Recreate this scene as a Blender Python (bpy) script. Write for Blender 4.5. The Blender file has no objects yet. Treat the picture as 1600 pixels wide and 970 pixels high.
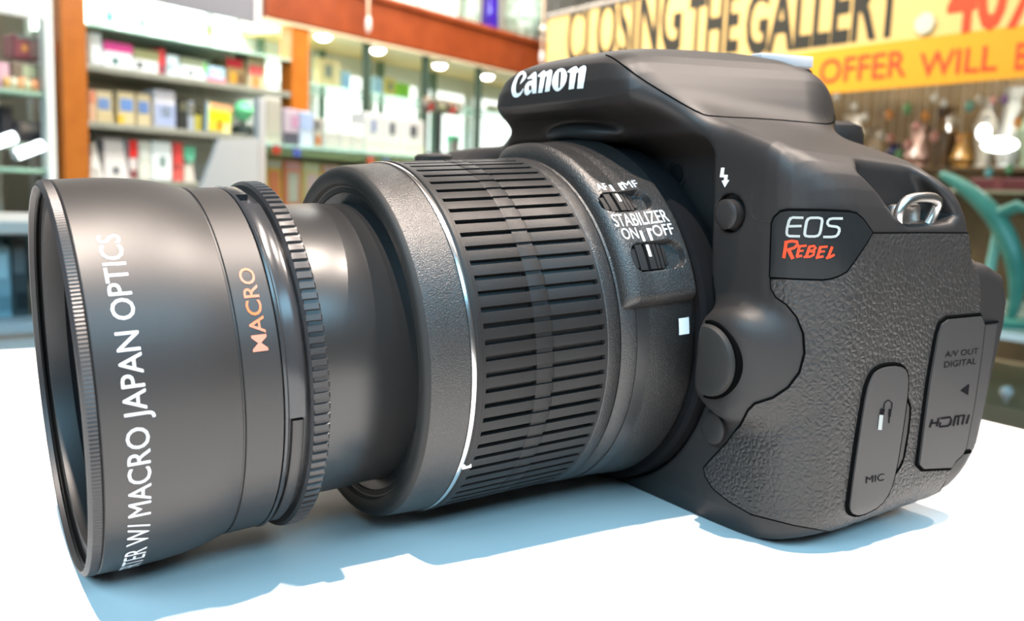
import bpy, bmesh, math, random
import numpy as np
from mathutils import Vector, Matrix
from mathutils.bvhtree import BVHTree
from mathutils.geometry import delaunay_2d_cdt

scene = bpy.context.scene
COL = scene.collection
random.seed(7)
TOP = 0.95                                   # height of the white counter board (m)

# ------------------------------------------------------------------ camera
CAM_POS = np.array([-15.88979, -156.83843, 63.327192]) * 0.001 + np.array([0, 0, TOP])
CAM_AX = np.array([[0.838841, 0.542790, 0.041543],      # columns: right, forward, up (world)
                   [-0.543208, 0.829597, 0.129204],
                   [0.035667, -0.130948, 0.990747]])
FPX = 1399.7
cam_data = bpy.data.cameras.new('camera')
cam = bpy.data.objects.new('camera', cam_data)
COL.objects.link(cam)
cam_data.sensor_width = 36.0
cam_data.lens = FPX / 1600 * 36.0
cam_data.clip_start = 0.005
cam_data.clip_end = 60
R_, F_, U_ = CAM_AX[:, 0], CAM_AX[:, 1], CAM_AX[:, 2]
cam.matrix_world = Matrix(((R_[0], U_[0], -F_[0], CAM_POS[0]), (R_[1], U_[1], -F_[1], CAM_POS[1]),
                           (R_[2], U_[2], -F_[2], CAM_POS[2]), (0, 0, 0, 1)))
cam_data.dof.use_dof = True
cam_data.dof.focus_distance = 0.150
cam_data.dof.aperture_fstop = 25.0
scene.camera = cam

# ------------------------------------------------------------------ light
scene.view_settings.view_transform = 'Standard'
scene.view_settings.look = 'None'
scene.view_settings.gamma = 1.0
scene.view_settings.use_curve_mapping = False
scene.view_settings.exposure = 0.0
world = bpy.data.worlds.new('shop_ambient')
scene.world = world
world.use_nodes = True
bgn = world.node_tree.nodes['Background']
bgn.inputs['Color'].default_value = (0.92, 0.88, 0.86, 1)
bgn.inputs['Strength'].default_value = 0.07


def spot(name, aim, direction, dist, power, color, size, cone):
    d = Vector(direction).normalized()
    l = bpy.data.lights.new(name, 'SPOT')
    l.energy = power
    l.color = color
    l.shadow_soft_size = size
    l.spot_size = math.radians(cone)
    l.spot_blend = 0.6
    o = bpy.data.objects.new(name, l)
    COL.objects.link(o)
    o.location = Vector(aim) + d * dist
    o.rotation_euler = (-d).to_track_quat('-Z', 'Y').to_euler()
    return o


KEY = (1.0, 0.85, 0.74)
for kx, ky, pw in ((-0.16, -0.13, 155), (-0.01, 0.06, 60), (0.36, -0.12, 112), (0.78, -0.10, 84)):      # row of ceiling spots above the counter
    spot('ceiling_spot', (0.08, 0, TOP), (kx, ky, 1), 1.5 * math.sqrt(1 + kx * kx), pw, KEY, 0.014, 70)

def daylight_fill(name, pos, aim, sx, sy, power, color):
    l = bpy.data.lights.new(name, 'AREA')
    l.shape = 'RECTANGLE'
    l.size, l.size_y = sx, sy
    l.energy = power
    l.color = color
    o = bpy.data.objects.new(name, l)
    COL.objects.link(o)
    o.location = pos
    o.rotation_euler = (Vector(aim) - o.location).to_track_quat('-Z', 'Y').to_euler()
    return o


# blue daylight fill: unseen area lights added on the left and behind the photographer
daylight_fill('left_daylight_fill', (-1.45, -0.75, 2.35), (0.05, 0, TOP), 1.5, 1.1, 56, (0.38, 0.75, 1.0))
daylight_fill('back_daylight_fill', (0.30, -1.55, 2.30), (0.05, 0, TOP), 1.9, 0.5, 30, (0.34, 0.73, 1.0))

# ------------------------------------------------------------------ materials
def mat(name, color, rough=0.5, metal=0.0, spec=0.5, bump=None, emit=None, coat=0.0, trans=0.0, ior=1.45, vary=None, alpha=None):
    m = bpy.data.materials.new(name)
    m.use_nodes = True
    nt = m.node_tree
    b = nt.nodes['Principled BSDF']
    b.inputs['Base Color'].default_value = (*color, 1)
    b.inputs['Roughness'].default_value = rough
    b.inputs['Metallic'].default_value = metal
    b.inputs['Specular IOR Level'].default_value = spec
    b.inputs['IOR'].default_value = ior
    if coat:
        b.inputs['Coat Weight'].default_value = coat
        b.inputs['Coat Roughness'].default_value = 0.15
    if trans:
        b.inputs['Transmission Weight'].default_value = trans
    if alpha is not None:
        b.inputs['Alpha'].default_value = alpha
    if emit:
        b.inputs['Emission Color'].default_value = (*emit[0], 1)
        b.inputs['Emission Strength'].default_value = emit[1]
    if bump or vary:
        tc = nt.nodes.new('ShaderNodeTexCoord')
    if bump:                                   # (kind, scale, strength, distance)
        kind, sc, st, dist = bump
        if kind == 'voronoi':
            t = nt.nodes.new('ShaderNodeTexVoronoi')
            t.feature = 'DISTANCE_TO_EDGE'
            out = t.outputs['Distance']
            # break the cells up a little
            n0 = nt.nodes.new('ShaderNodeTexNoise')
            n0.inputs['Scale'].default_value = sc * 0.7
            n0.inputs['Detail'].default_value = 3
            mx = nt.nodes.new('ShaderNodeMixRGB')
            mx.inputs['Fac'].default_value = 0.0016 * 0.6
            nt.links.new(tc.outputs['Object'], n0.inputs['Vector'])
            va = nt.nodes.new('ShaderNodeVectorMath')
            va.operation = 'MULTIPLY_ADD'
            va.inputs[1].default_value = (0.0007,) * 3
            nt.links.new(n0.outputs['Color'], va.inputs[0])
            nt.links.new(tc.outputs['Object'], va.inputs[2])
            nt.links.new(va.outputs['Vector'], t.inputs['Vector'])
            nt.nodes.remove(mx)
            ramp = nt.nodes.new('ShaderNodeMapRange')
            ramp.inputs['From Min'].default_value = 0.0
            ramp.inputs['From Max'].default_value = 0.35
            nt.links.new(out, ramp.inputs['Value'])
            out = ramp.outputs['Result']
        else:
            t = nt.nodes.new('ShaderNodeTexNoise')
            t.inputs['Detail'].default_value = 2
            out = t.outputs['Fac']
            nt.links.new(tc.outputs['Object'], t.inputs['Vector'])
        t.inputs['Scale'].default_value = sc
        bn = nt.nodes.new('ShaderNodeBump')
        bn.inputs['Strength'].default_value = st
        bn.inputs['Distance'].default_value = dist
        nt.links.new(out, bn.inputs['Height'])
        nt.links.new(bn.outputs['Normal'], b.inputs['Normal'])
    if vary:                                   # (scale, second colour, from, to)
        n2 = nt.nodes.new('ShaderNodeTexNoise')
        n2.inputs['Scale'].default_value = vary[0]
        n2.inputs['Detail'].default_value = 4
        nt.links.new(tc.outputs['Object'], n2.inputs['Vector'])
        rp = nt.nodes.new('ShaderNodeValToRGB')
        rp.color_ramp.elements[0].position = vary[2]
        rp.color_ramp.elements[1].position = vary[3]
        rp.color_ramp.elements[0].color = (*color, 1)
        rp.color_ramp.elements[1].color = (*vary[1], 1)
        nt.links.new(n2.outputs['Fac'], rp.inputs['Fac'])
        nt.links.new(rp.outputs['Color'], b.inputs['Base Color'])
    return m


def srgb(r, g, b):
    f = lambda c: (c / 255) / 12.92 if c <= 10 else ((c / 255 + 0.055) / 1.055) ** 2.4
    return (f(r), f(g), f(b))


M = {}
M['board'] = mat('white_board', (0.76, 0.75, 0.74), 0.45, vary=(9, (0.73, 0.72, 0.71), 0.35, 0.75))
M['plastic'] = mat('black_plastic', (0.022, 0.0192, 0.0185), 0.47, spec=0.4, bump=('noise', 5500, 0.22, 0.00012))
M['plastic_lens'] = mat('speckled_plastic', (0.014, 0.0128, 0.0125), 0.36, spec=0.85, bump=('noise', 4200, 0.6, 0.0002), vary=(3600, (0.045, 0.041, 0.039), 0.55, 0.72))
M['leather'] = mat('pebbled_rubber', (0.028, 0.0245, 0.023), 0.42, bump=('voronoi', 900, 0.42, 0.00035))
M['door'] = mat('cover_rubber', (0.036, 0.032, 0.031), 0.5, bump=('noise', 6000, 0.15, 0.0001))
M['rubber'] = mat('grip_rubber', (0.012, 0.011, 0.011), 0.46, spec=0.38, bump=('noise', 5000, 0.25, 0.00012))
M['anodised'] = mat('anodised_metal', (0.019, 0.0165, 0.016), 0.44, spec=0.8, bump=('noise', 7000, 0.12, 0.0001))
M['gloss_metal'] = mat('black_metal', (0.035, 0.034, 0.036), 0.22, spec=0.8)
M['bezel'] = mat('matt_bezel', (0.013, 0.012, 0.011), 0.62, bump=('noise', 5000, 0.3, 0.00012))
M['shoe'] = mat('satin_metal', (0.74, 0.68, 0.68), 0.5)
M['rim'] = mat('rim_metal', (0.024, 0.022, 0.023), 0.40, spec=0.7)
M['pale_ring'] = mat('pale_ring', (0.30, 0.31, 0.25), 0.4)
M['thread'] = mat('thread_black', (0.006, 0.006, 0.006), 0.4, spec=0.3, ior=1.2)
M['barrel'] = mat('satin_barrel', (0.020, 0.019, 0.019), 0.33, spec=0.95, bump=('noise', 8000, 0.08, 0.0001))
M['seam'] = mat('seam_black', (0.003, 0.003, 0.003), 0.8, spec=0.05, ior=1.1)
M['black'] = mat('matt_black', (0.010, 0.010, 0.011), 0.7, spec=0.12, ior=1.15)
M['badge'] = mat('badge_plate', (0.011, 0.0125, 0.0135), 0.36, spec=0.35, bump=('noise', 4000, 0.08, 0.0001))
M['white'] = mat('white_print', (0.86, 0.88, 0.90), 0.5)
M['silver_print'] = mat('silver_print', (0.36, 0.37, 0.35), 0.5)
M['red'] = mat('red_print', srgb(226, 62, 22), 0.5)
M['orange'] = mat('orange_print', srgb(214, 104, 40), 0.5, vary=(120, srgb(196, 128, 108), 0.42, 0.6))
M['silver'] = mat('silver_ring', (0.78, 0.78, 0.78), 0.22, metal=1.0)
M['steel'] = mat('polished_steel', (0.62, 0.59, 0.56), 0.30, metal=1.0)
M['deboss'] = mat('debossed_mark', (0.006, 0.005, 0.006), 0.9, spec=0.1)
M['glass_dark'] = mat('coated_glass', (0.002, 0.002, 0.004), 0.2, spec=0.3, ior=1.08)


# ------------------------------------------------------------------ object helpers
def link(name, me, m, parent=None, smooth=False):
    if m is not None and len(me.materials) == 0:
        me.materials.append(m)
    if smooth:
        me.polygons.foreach_set('use_smooth', np.ones(len(me.polygons), dtype=bool))
    o = bpy.data.objects.new(name, me)
    COL.objects.link(o)
    o.parent = parent
    return o


def mesh_from(name, verts, faces):
    me = bpy.data.meshes.new(name)
    me.from_pydata([tuple(map(float, v)) for v in verts], [], [tuple(map(int, f)) for f in faces])
    me.update()
    return me


def tag(o, label=None, cat=None, group=None, kind=None):
    if label:
        o['label'] = label
    if cat:
        o['category'] = cat
    if group:
        o['group'] = group
    if kind:
        o['kind'] = kind
    return o


def empty(name, loc=(0, 0, 0), rz=0.0):
    o = bpy.data.objects.new(name, None)
    COL.objects.link(o)
    o.location = loc
    o.rotation_euler = (0, 0, rz)
    o.empty_display_size = 0.02
    return o


class MB:
    """collects simple shapes, then builds ONE mesh object"""
    def __init__(s):
        s.v, s.f = [], []

    def add(s, vs, fs):
        n = len(s.v)
        s.v += [tuple(v) for v in vs]
        s.f += [tuple(i + n for i in f) for f in fs]
        return s

    def box(s, a, b, bev=0.0):
        if bev <= 0:
            x0, y0, z0 = a
            x1, y1, z1 = b
            return s.add([(x0, y0, z0), (x1, y0, z0), (x1, y1, z0), (x0, y1, z0), (x0, y0, z1), (x1, y0, z1), (x1, y1, z1), (x0, y1, z1)],
                         [(0, 3, 2, 1), (4, 5, 6, 7), (0, 1, 5, 4), (1, 2, 6, 5), (2, 3, 7, 6), (3, 0, 4, 7)])
        bm = bmesh.new()
        bmesh.ops.create_cube(bm, size=1)
        for v in bm.verts:
            for k in range(3):
                v.co[k] = a[k] if v.co[k] < 0 else b[k]
        bmesh.ops.bevel(bm, geom=bm.edges[:], offset=bev, segments=2, affect='EDGES', profile=0.5)
        bm.verts.index_update()
        s.add([v.co[:] for v in bm.verts], [[v.index for v in f.verts] for f in bm.faces])
        bm.free()
        return s

    def prism(s, poly, z0, z1):
        n = len(poly)
        vs = [(x, y, z0) for x, y in poly] + [(x, y, z1) for x, y in poly]
        fs = [tuple(range(n))[::-1], tuple(range(n, 2 * n))]
        fs += [(i, (i + 1) % n, n + (i + 1) % n, n + i) for i in range(n)]
        return s.add(vs, fs)

    def lathe(s, prof, n=24, c=(0, 0, 0), axis='z', closed=False):
        vs, fs = [], []
        for (a, r) in prof:
            for k in range(n):
                t = 2 * math.pi * k / n
                p = (r * math.cos(t), r * math.sin(t), a) if axis == 'z' else (a, -r * math.cos(t), r * math.sin(t))
                vs.append((p[0] + c[0], p[1] + c[1], p[2] + c[2]))
        for i in range(len(prof) - 1):
            for k in range(n):
                fs.append((i * n + k, i * n + (k + 1) % n, (i + 1) * n + (k + 1) % n, (i + 1) * n + k))
        if not closed:
            if prof[0][1] > 1e-9:
                fs.append(tuple(range(n))[::-1])
            if prof[-1][1] > 1e-9:
                m_ = (len(prof) - 1) * n
                fs.append(tuple(m_ + k for k in range(n)))
        return s.add(vs, fs)

    def tube(s, pts, r, n=8, closed=False, cap=True):
        pts = [Vector(p) for p in pts]
        N = len(pts)
        vs, fs = [], []
        up = None
        for i, p in enumerate(pts):
            if closed:
                d = (pts[(i + 1) % N] - pts[i - 1])
            else:
                d = pts[min(i + 1, N - 1)] - pts[max(i - 1, 0)]
            if d.length < 1e-12:
                d = Vector((0, 0, 1))
            d.normalize()
            if up is None:
                up = Vector((0, 0, 1)) if abs(d.z) < 0.9 else Vector((1, 0, 0))
            a = d.cross(up)
            if a.length < 1e-6:
                a = d.orthogonal()
            a.normalize()
            b = a.cross(d).normalized()
            up = b
            rr = r[i] if hasattr(r, '__len__') else r
            for k in range(n):
                t = 2 * math.pi * k / n
                vs.append(p + a * (rr * math.cos(t)) + b * (rr * math.sin(t)))
        M_ = N if closed else N - 1
        for i in range(M_):
            j = (i + 1) % N
            for k in range(n):
                fs.append((i * n + k, i * n + (k + 1) % n, j * n + (k + 1) % n, j * n + k))
        if cap and not closed:
            fs.append(tuple(range(n))[::-1])
            fs.append(tuple((N - 1) * n + k for k in range(n)))
        return s.add(vs, fs)

    def sphere(s, c, r, n=12, m_=8, sc=(1, 1, 1)):
        prof = [(-math.cos(math.pi * i / m_), math.sin(math.pi * i / m_)) for i in range(m_ + 1)]
        vs, fs = [], []
        for a, q in prof:
            for k in range(n):
                t = 2 * math.pi * k / n
                vs.append((c[0] + r * sc[0] * q * math.cos(t), c[1] + r * sc[1] * q * math.sin(t), c[2] + r * sc[2] * a))
        for i in range(m_):
            for k in range(n):
                fs.append((i * n + k, i * n + (k + 1) % n, (i + 1) * n + (k + 1) % n, (i + 1) * n + k))
        return s.add(vs, fs)

    def build(s, name, m, parent=None, smooth=False, scale=1.0):
        vs = s.v if scale == 1.0 else [(v[0] * scale, v[1] * scale, v[2] * scale) for v in s.v]
        me = mesh_from(name, vs, s.f)
        bm = bmesh.new()
        bm.from_mesh(me)
        bmesh.ops.remove_doubles(bm, verts=bm.verts, dist=1e-7)
        bmesh.ops.recalc_face_normals(bm, faces=bm.faces)
        bm.to_mesh(me)
        bm.free()
        o = link(name, me, m, parent, smooth)
        if smooth:
            try:
                me.set_sharp_from_angle(angle=math.radians(38))
            except Exception:
                pass
        return o


def text_geo(body, offset=0.0, res=3):
    """flat lettering as (verts 2D, faces), normalised: x from 0, baseline at 0, capital height 1"""
    cu = bpy.data.curves.new('lettering', 'FONT')
    cu.body = body
    cu.resolution_u = res
    cu.offset = offset
    o = bpy.data.objects.new('lettering', cu)
    COL.objects.link(o)
    dg = bpy.context.evaluated_depsgraph_get()
    me = o.evaluated_get(dg).to_mesh()
    v = np.array([p.co[:2] for p in me.vertices])
    f = [tuple(p.vertices) for p in me.polygons]
    o.evaluated_get(dg).to_mesh_clear()
    bpy.data.objects.remove(o)
    bpy.data.curves.remove(cu)
    v[:, 0] -= v[:, 0].min()
    v /= 0.729
    return v, f


def in_loops(pts, loops):
    ins = np.zeros(len(pts), bool)
    x, y = pts[:, 0], pts[:, 1]
    for L_ in loops:
        L_ = np.asarray(L_, float)
        for i in range(len(L_)):
            x0, y0 = L_[i]
            x1, y1 = L_[(i + 1) % len(L_)]
            if y0 == y1:
                continue
            c = ((y0 > y) != (y1 > y)) & (x < (x1 - x0) * (y - y0) / (y1 - y0) + x0)
            ins ^= c
    return ins


def chaikin(L_, n=1, closed=True):
    L_ = [tuple(p) for p in L_]
    for _ in range(n):
        out = []
        N = len(L_)
        for i in range(N if closed else N - 1):
            a, b = np.array(L_[i]), np.array(L_[(i + 1) % N])
            out += [tuple(a * .75 + b * .25), tuple(a * .25 + b * .75)]
        if not closed:
            out = [L_[0]] + out + [L_[-1]]
        L_ = out
    return L_


def resample(L_, step, closed=True):
    L_ = np.asarray(L_, float)
    out = []
    N = len(L_)
    for i in range(N if closed else N - 1):
        a, b = L_[i], L_[(i + 1) % N]
        k = max(1, int(math.ceil(np.linalg.norm(b - a) / step)))
        for j in range(k):
            out.append(a + (b - a) * j / k)
    if not closed:
        out.append(L_[-1])
    return np.array(out)


def fill2d(loops, step=None, bstep=None):
    """triangulate loops (even-odd) with interior points; returns verts, tris, loop index lists"""
    pts, edges, li = [], [], []
    for L_ in loops:
        if bstep:
            L_ = resample(L_, bstep)
        n0 = len(pts)
        pts += [tuple(p) for p in L_]
        n = len(pts) - n0
        edges += [(n0 + i, n0 + (i + 1) % n) for i in range(n)]
        li.append(list(range(n0, n0 + n)))
    if step:
        P = np.array(pts)
        x0, y0 = P.min(0)
        x1, y1 = P.max(0)
        gx, gy = np.meshgrid(np.arange(x0 + step / 2, x1, step), np.arange(y0 + step / 2, y1, step))
        g = np.stack([gx.ravel(), gy.ravel()], 1)
        g = g[in_loops(g, loops)]
        if len(g):
            d = np.min(np.linalg.norm(g[:, None, :] - P[None, :, :], axis=2), axis=1)
            pts += [tuple(p) for p in g[d > step * 0.45]]
    v, e, f, ov, oe, of = delaunay_2d_cdt([Vector(p) for p in pts], edges, [], 0, 1e-6)
    V_ = np.array([p[:] for p in v])
    T = np.array([t for t in f])
    cen = V_[T].mean(1)
    T = T[in_loops(cen, loops)]
    mp = {}
    for i, o in enumerate(ov):
        for k in o:
            mp[k] = i
    return V_, T, [[mp[k] for k in L_] for L_ in li]

# ================================================================== the setting: counter board
def structure(o):
    o['kind'] = 'structure'
    return o


# ================================================================== the camera on the counter
# own frame in millimetres: x along the lens axis (front rim at 0, body towards +), y away from the viewer, z up
TILT = math.radians(3.2710)
UL = np.array([math.sin(TILT), 0, math.cos(TILT)])
SHIFT = UL * 31.2
CL = np.array([-14.030749, -156.83843, 32.98151])
ML = np.array([[0.839509, 0.534434, 0.098006], [-0.543208, 0.829597, 0.129204], [-0.012255, -0.161706, 0.986763]])


def loc(P):
    return (np.asarray(P, float) + SHIFT) * 0.001


def pray(x, y):
    d = ML @ np.array([(x - 800) / FPX, 1, -(y - 485) / FPX])
    return d / np.linalg.norm(d)


dslr = empty('dslr_camera', (0, 0, TOP))
dslr.rotation_euler = (0, -TILT, 0)
tag(dslr, 'black digital SLR camera with zoom lens and screw-on converter lying on white board', 'camera')


def part(name, P, faces, m, parent=None, smooth=False, label=None):
    me = mesh_from(name, loc(P), faces)
    o = link(name, me, m, parent or dslr, smooth)
    if smooth:
        me.set_sharp_from_angle(angle=math.radians(40))
    if label:
        o['label'] = label
    return o


def mbpart(name, mb, m, parent=None, smooth=False, label=None):
    mb.v = [tuple(loc(v)) for v in mb.v]
    o = mb.build(name, m, parent or dslr, smooth)
    if label:
        o['label'] = label
    return o


# ------------------------------------------------------------------ signed distance model of the body
def sd_poly(u, v, poly):
    poly = np.asarray(poly, np.float32)
    d = np.full(u.shape, 1e9, np.float32)
    s = np.ones(u.shape, bool)
    n = len(poly)
    j = n - 1
    for i in range(n):
        e = poly[j] - poly[i]
        wx = u - poly[i][0]
        wy = v - poly[i][1]
        h = np.clip((wx * e[0] + wy * e[1]) / np.float32(e @ e), 0, 1)
        bx = wx - e[0] * h
        by = wy - e[1] * h
        np.minimum(d, bx * bx + by * by, out=d)
        c1 = v >= poly[i][1]
        c2 = v < poly[j][1]
        c3 = e[0] * wy > e[1] * wx
        s ^= (c1 & c2 & c3) | (~c1 & ~c2 & ~c3)
        j = i
    d = np.sqrt(d)
    return np.where(s, d, -d)


def smax(a, b, k):
    h = np.maximum(k - np.abs(a - b), 0) / k
    return np.maximum(a, b) + h * h * (k * 0.25)


def smin(a, b, k):
    return -smax(-a, -b, k)


def rbox(x, y, z, a, b, r):
    c = [(a[i] + b[i]) / 2 for i in range(3)]
    h = [(b[i] - a[i]) / 2 - r for i in range(3)]
    q = [np.abs(p - c[i]) - h[i] for i, p in enumerate((x, y, z))]
    o = np.sqrt(np.maximum(q[0], 0) ** 2 + np.maximum(q[1], 0) ** 2 + np.maximum(q[2], 0) ** 2)
    return o + np.minimum(np.maximum(q[0], np.maximum(q[1], q[2])), 0) - r


ZB = -38.0
MAIN_XY = [(108, -43)] + [(121.5 - 13.5 * math.cos(math.radians(a)), -47.0 - 12.4 * math.sin(math.radians(a))) for a in range(6, 91, 12)] + [(124, -59.4), (176, -59.4), (176, 72), (108, 72)]
MAIN_YZ = [(-65, -46), (-65, 12), (-60.4, 22), (-58.6, 28), (-55, 32.5), (-50, 35.8), (-43, 38.2), (-34, 41), (-20, 44), (20, 44), (34, 41),
           (42, 37), (72, 35), (76, 30), (76, -46)]
MAIN_XZ = [(108, 60), (107.6, -20), (108.3, -33), (110, ZB), (150, ZB), (156, -34.8), (163.4, -26.8), (171.0, -1), (171.3, 4), (169.2, 9.6),
           (163, 12.2), (157.6, 13), (156.8, 21), (155, 27), (152, 31), (150, 60)]
MAIN_YZ = chaikin(MAIN_YZ, 1)
HUMP_XZ = [(96.6, 45), (96.2, 49), (98.0, 52.6), (103, 55.1), (112, 57), (125, 58), (138, 58), (147, 56.4), (154, 53.2), (160.5, 49.4),
           (165.5, 45), (168, 40), (168, 20), (116.5, 20), (116.5, 35), (112, 37.6), (108, 39.8), (103, 42.4), (98.5, 43.6)]
HUMP_YZ = [(-40, 20), (-37, 34), (-33, 38.5), (-30.4, 42), (-27.2, 46.5), (-23.6, 51), (-19.6, 54.4), (-14, 56.6), (-6, 57.9), (6, 57.9),
           (14, 56.6), (19.6, 54.4), (23.6, 51), (27.2, 46.5), (30.4, 42), (33, 38.5), (37, 34), (40, 20)]
HUMP_YZ = chaikin(HUMP_YZ, 1)
HUMP_XY = [(94.5, -6), (95.3, -16), (97.2, -24), (101, -31), (108, -40), (140, -40), (150, -30), (158, -24.5), (166, -17), (170, -10),
           (170, 10), (166, 17), (158, 24.5), (150, 30), (140, 40), (108, 40), (101, 31), (97.2, 24), (95.3, 16), (94.5, 6)]
LUG_XZ = [(125.6, 30.6), (131, 34), (140, 36), (146, 31), (150.4, 25), (151.8, 22.2), (150, 21), (146, 20.8), (136, 21.2), (132, 23), (128.6, 27)]


def sdf(x, y, z):
    zs = z + 0.10 * np.maximum(x - 112, 0) * np.clip(z / 20, 0, 1)
    a = sd_poly(x, y, MAIN_XY)
    b = sd_poly(y, zs, MAIN_YZ)
    c = sd_poly(x, z, MAIN_XZ)
    d = smax(smax(a, b, 5.0), c, 3.5)
    # far side grip and shutter shelf
    g = rbox(x, y, z - 0.22 * (x - 110), (84, 44, ZB + 8), (125, 73, 34), 9)
    d = smin(d, np.maximum(g, ZB - z), 8)
    # recess around the mount
    cav = rbox(x, y, z, (60, -35.4, -8), (116.5, 35.4, 39), 6)
    d = smax(d, -cav, 1.4)
    # flash and viewfinder hump
    h = smax(smax(sd_poly(x, z, HUMP_XZ), sd_poly(y, z, HUMP_YZ), 4.0), sd_poly(x, y, HUMP_XY), 6.5)
    d = smin(d, h, 4.5)
    # shallow dimple under the overhang
    q = np.sqrt(((x - 107.5) / 7) ** 2 + (y / 13) ** 2 + ((z - 39) / 2.6) ** 2)
    d = smin(d, (q - 1) * 2.4, 1.5)
    # boss around the lens release
    ry, rz = y + 44.0, z + 3.9
    rr = np.sqrt(ry * ry + rz * rz)
    bo = smax(rr - 10.2 - np.clip((x - 104) * 0.25, 0, 2), 103.6 + 0.055 * ry * ry * (ry < 0) * 0.9 - x, 4.0)
    bo = np.maximum(bo, x - 125)
    d = smin(d, bo, 2.6)
    # recess for the lens itself
    rl = np.sqrt(y * y + z * z)
    d = smax(d, -np.maximum(rl - 37.4, x - 112.5), 1.0)
    # button wells
    for (cy, cz, r_, dep) in ((-40.2, 23.6, 3.5, 2.2), (-37.9, -17.6, 3.4, 0.7)):
        w = np.sqrt((y - cy) ** 2 + (z - cz) ** 2) - r_
        d = smax(d, -np.maximum(w, x - 108 - dep), 0.5)
    # strap lug recess
    lg = smax(sd_poly(x, z, LUG_XZ), y + 51.5, 2.0)
    d = smax(d, -lg, 1.4)
    return d.astype(np.float32)


def build_field(lo, hi, h):
    n = [int(math.ceil((hi[i] - lo[i]) / h / 8)) * 8 + 1 for i in range(3)]
    ax = [lo[i] + h * np.arange(n[i], dtype=np.float32) for i in range(3)]
    nb = [(k - 1) // 8 for k in n]
    cx = [lo[i] + h * (8 * np.arange(nb[i], dtype=np.float32) + 4) for i in range(3)]
    G = np.meshgrid(*cx, indexing='ij')
    cd = sdf(*[g.ravel() for g in G]).reshape(nb)
    F = np.repeat(np.repeat(np.repeat(cd, 8, 0), 8, 1), 8, 2)
    F = np.pad(F, ((0, 1), (0, 1), (0, 1)), mode='edge')
    F = np.where(F > 0, np.float32(5), np.float32(-5))
    sel = np.argwhere(np.abs(cd) < 8 * h * 1.35)
    r = np.arange(9)
    for k in range(0, len(sel), 600):
        s = sel[k:k + 600] * 8
        I = [s[:, i][:, None] + r[None, :] for i in range(3)]
        A = np.broadcast_to(ax[0][I[0]][:, :, None, None], (len(s), 9, 9, 9))
        B = np.broadcast_to(ax[1][I[1]][:, None, :, None], (len(s), 9, 9, 9))
        C = np.broadcast_to(ax[2][I[2]][:, None, None, :], (len(s), 9, 9, 9))
        v = sdf(A.ravel().copy(), B.ravel().copy(), C.ravel().copy()).reshape(A.shape)
        F[I[0][:, :, None, None], I[1][:, None, :, None], I[2][:, None, None, :]] = v
    return F, np.array(lo, np.float32)


def surface_nets(F, lo, h):
    s = F < 0
    c = np.zeros(tuple(k - 1 for k in F.shape), np.int8)
    for i in (0, 1):
        for j in (0, 1):
            for k in (0, 1):
                c += s[i:F.shape[0] - 1 + i, j:F.shape[1] - 1 + j, k:F.shape[2] - 1 + k]
    mixed = (c > 0) & (c < 8)
    cells = np.argwhere(mixed)
    idx = np.full(mixed.shape, -1, np.int32)
    idx[mixed] = np.arange(len(cells))
    acc = np.zeros((len(cells), 3), np.float32)
    cnt = np.zeros(len(cells), np.float32)
    for ax in range(3):
        o1, o2 = [a for a in range(3) if a != ax]
        for a in (0, 1):
            for b in (0, 1):
                p0 = np.zeros(3, int)
                p0[o1], p0[o2] = a, b
                p1 = p0.copy()
                p1[ax] = 1
                f0 = F[cells[:, 0] + p0[0], cells[:, 1] + p0[1], cells[:, 2] + p0[2]]
                f1 = F[cells[:, 0] + p1[0], cells[:, 1] + p1[1], cells[:, 2] + p1[2]]
                m = (f0 < 0) != (f1 < 0)
                t = np.where(m, f0 / np.where(m, f0 - f1, 1), 0)
                pt = p0[None, :] + t[:, None] * (p1 - p0)[None, :]
                acc += pt * m[:, None]
                cnt += m
    V_ = (cells + acc / cnt[:, None]) * h + lo
    quads = []
    for ax in range(3):
        o1, o2 = (ax + 1) % 3, (ax + 2) % 3
        A = [slice(1, -1)] * 3
        B = [slice(1, -1)] * 3
        A[ax] = slice(0, -1)
        B[ax] = slice(1, None)
        ed = np.argwhere(s[tuple(A)] != s[tuple(B)])
        off = np.ones(3, int)
        off[ax] = 0
        ed = ed + off
        neg = s[ed[:, 0], ed[:, 1], ed[:, 2]]
        q = []
        for (a, b) in ((-1, -1), (0, -1), (0, 0), (-1, 0)):
            e = ed.copy()
            e[:, o1] += a
            e[:, o2] += b
            q.append(idx[e[:, 0], e[:, 1], e[:, 2]])
        q = np.stack(q, 1)
        q[~neg] = q[~neg][:, ::-1]
        quads.append(q)
    return V_, np.concatenate(quads)


def grad(P, e=0.12):
    x, y, z = [P[:, i].astype(np.float32) for i in range(3)]
    g = np.stack([sdf(x + e, y, z) - sdf(x - e, y, z), sdf(x, y + e, z) - sdf(x, y - e, z), sdf(x, y, z + e) - sdf(x, y, z - e)], 1)
    return g / (2 * e)


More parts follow.
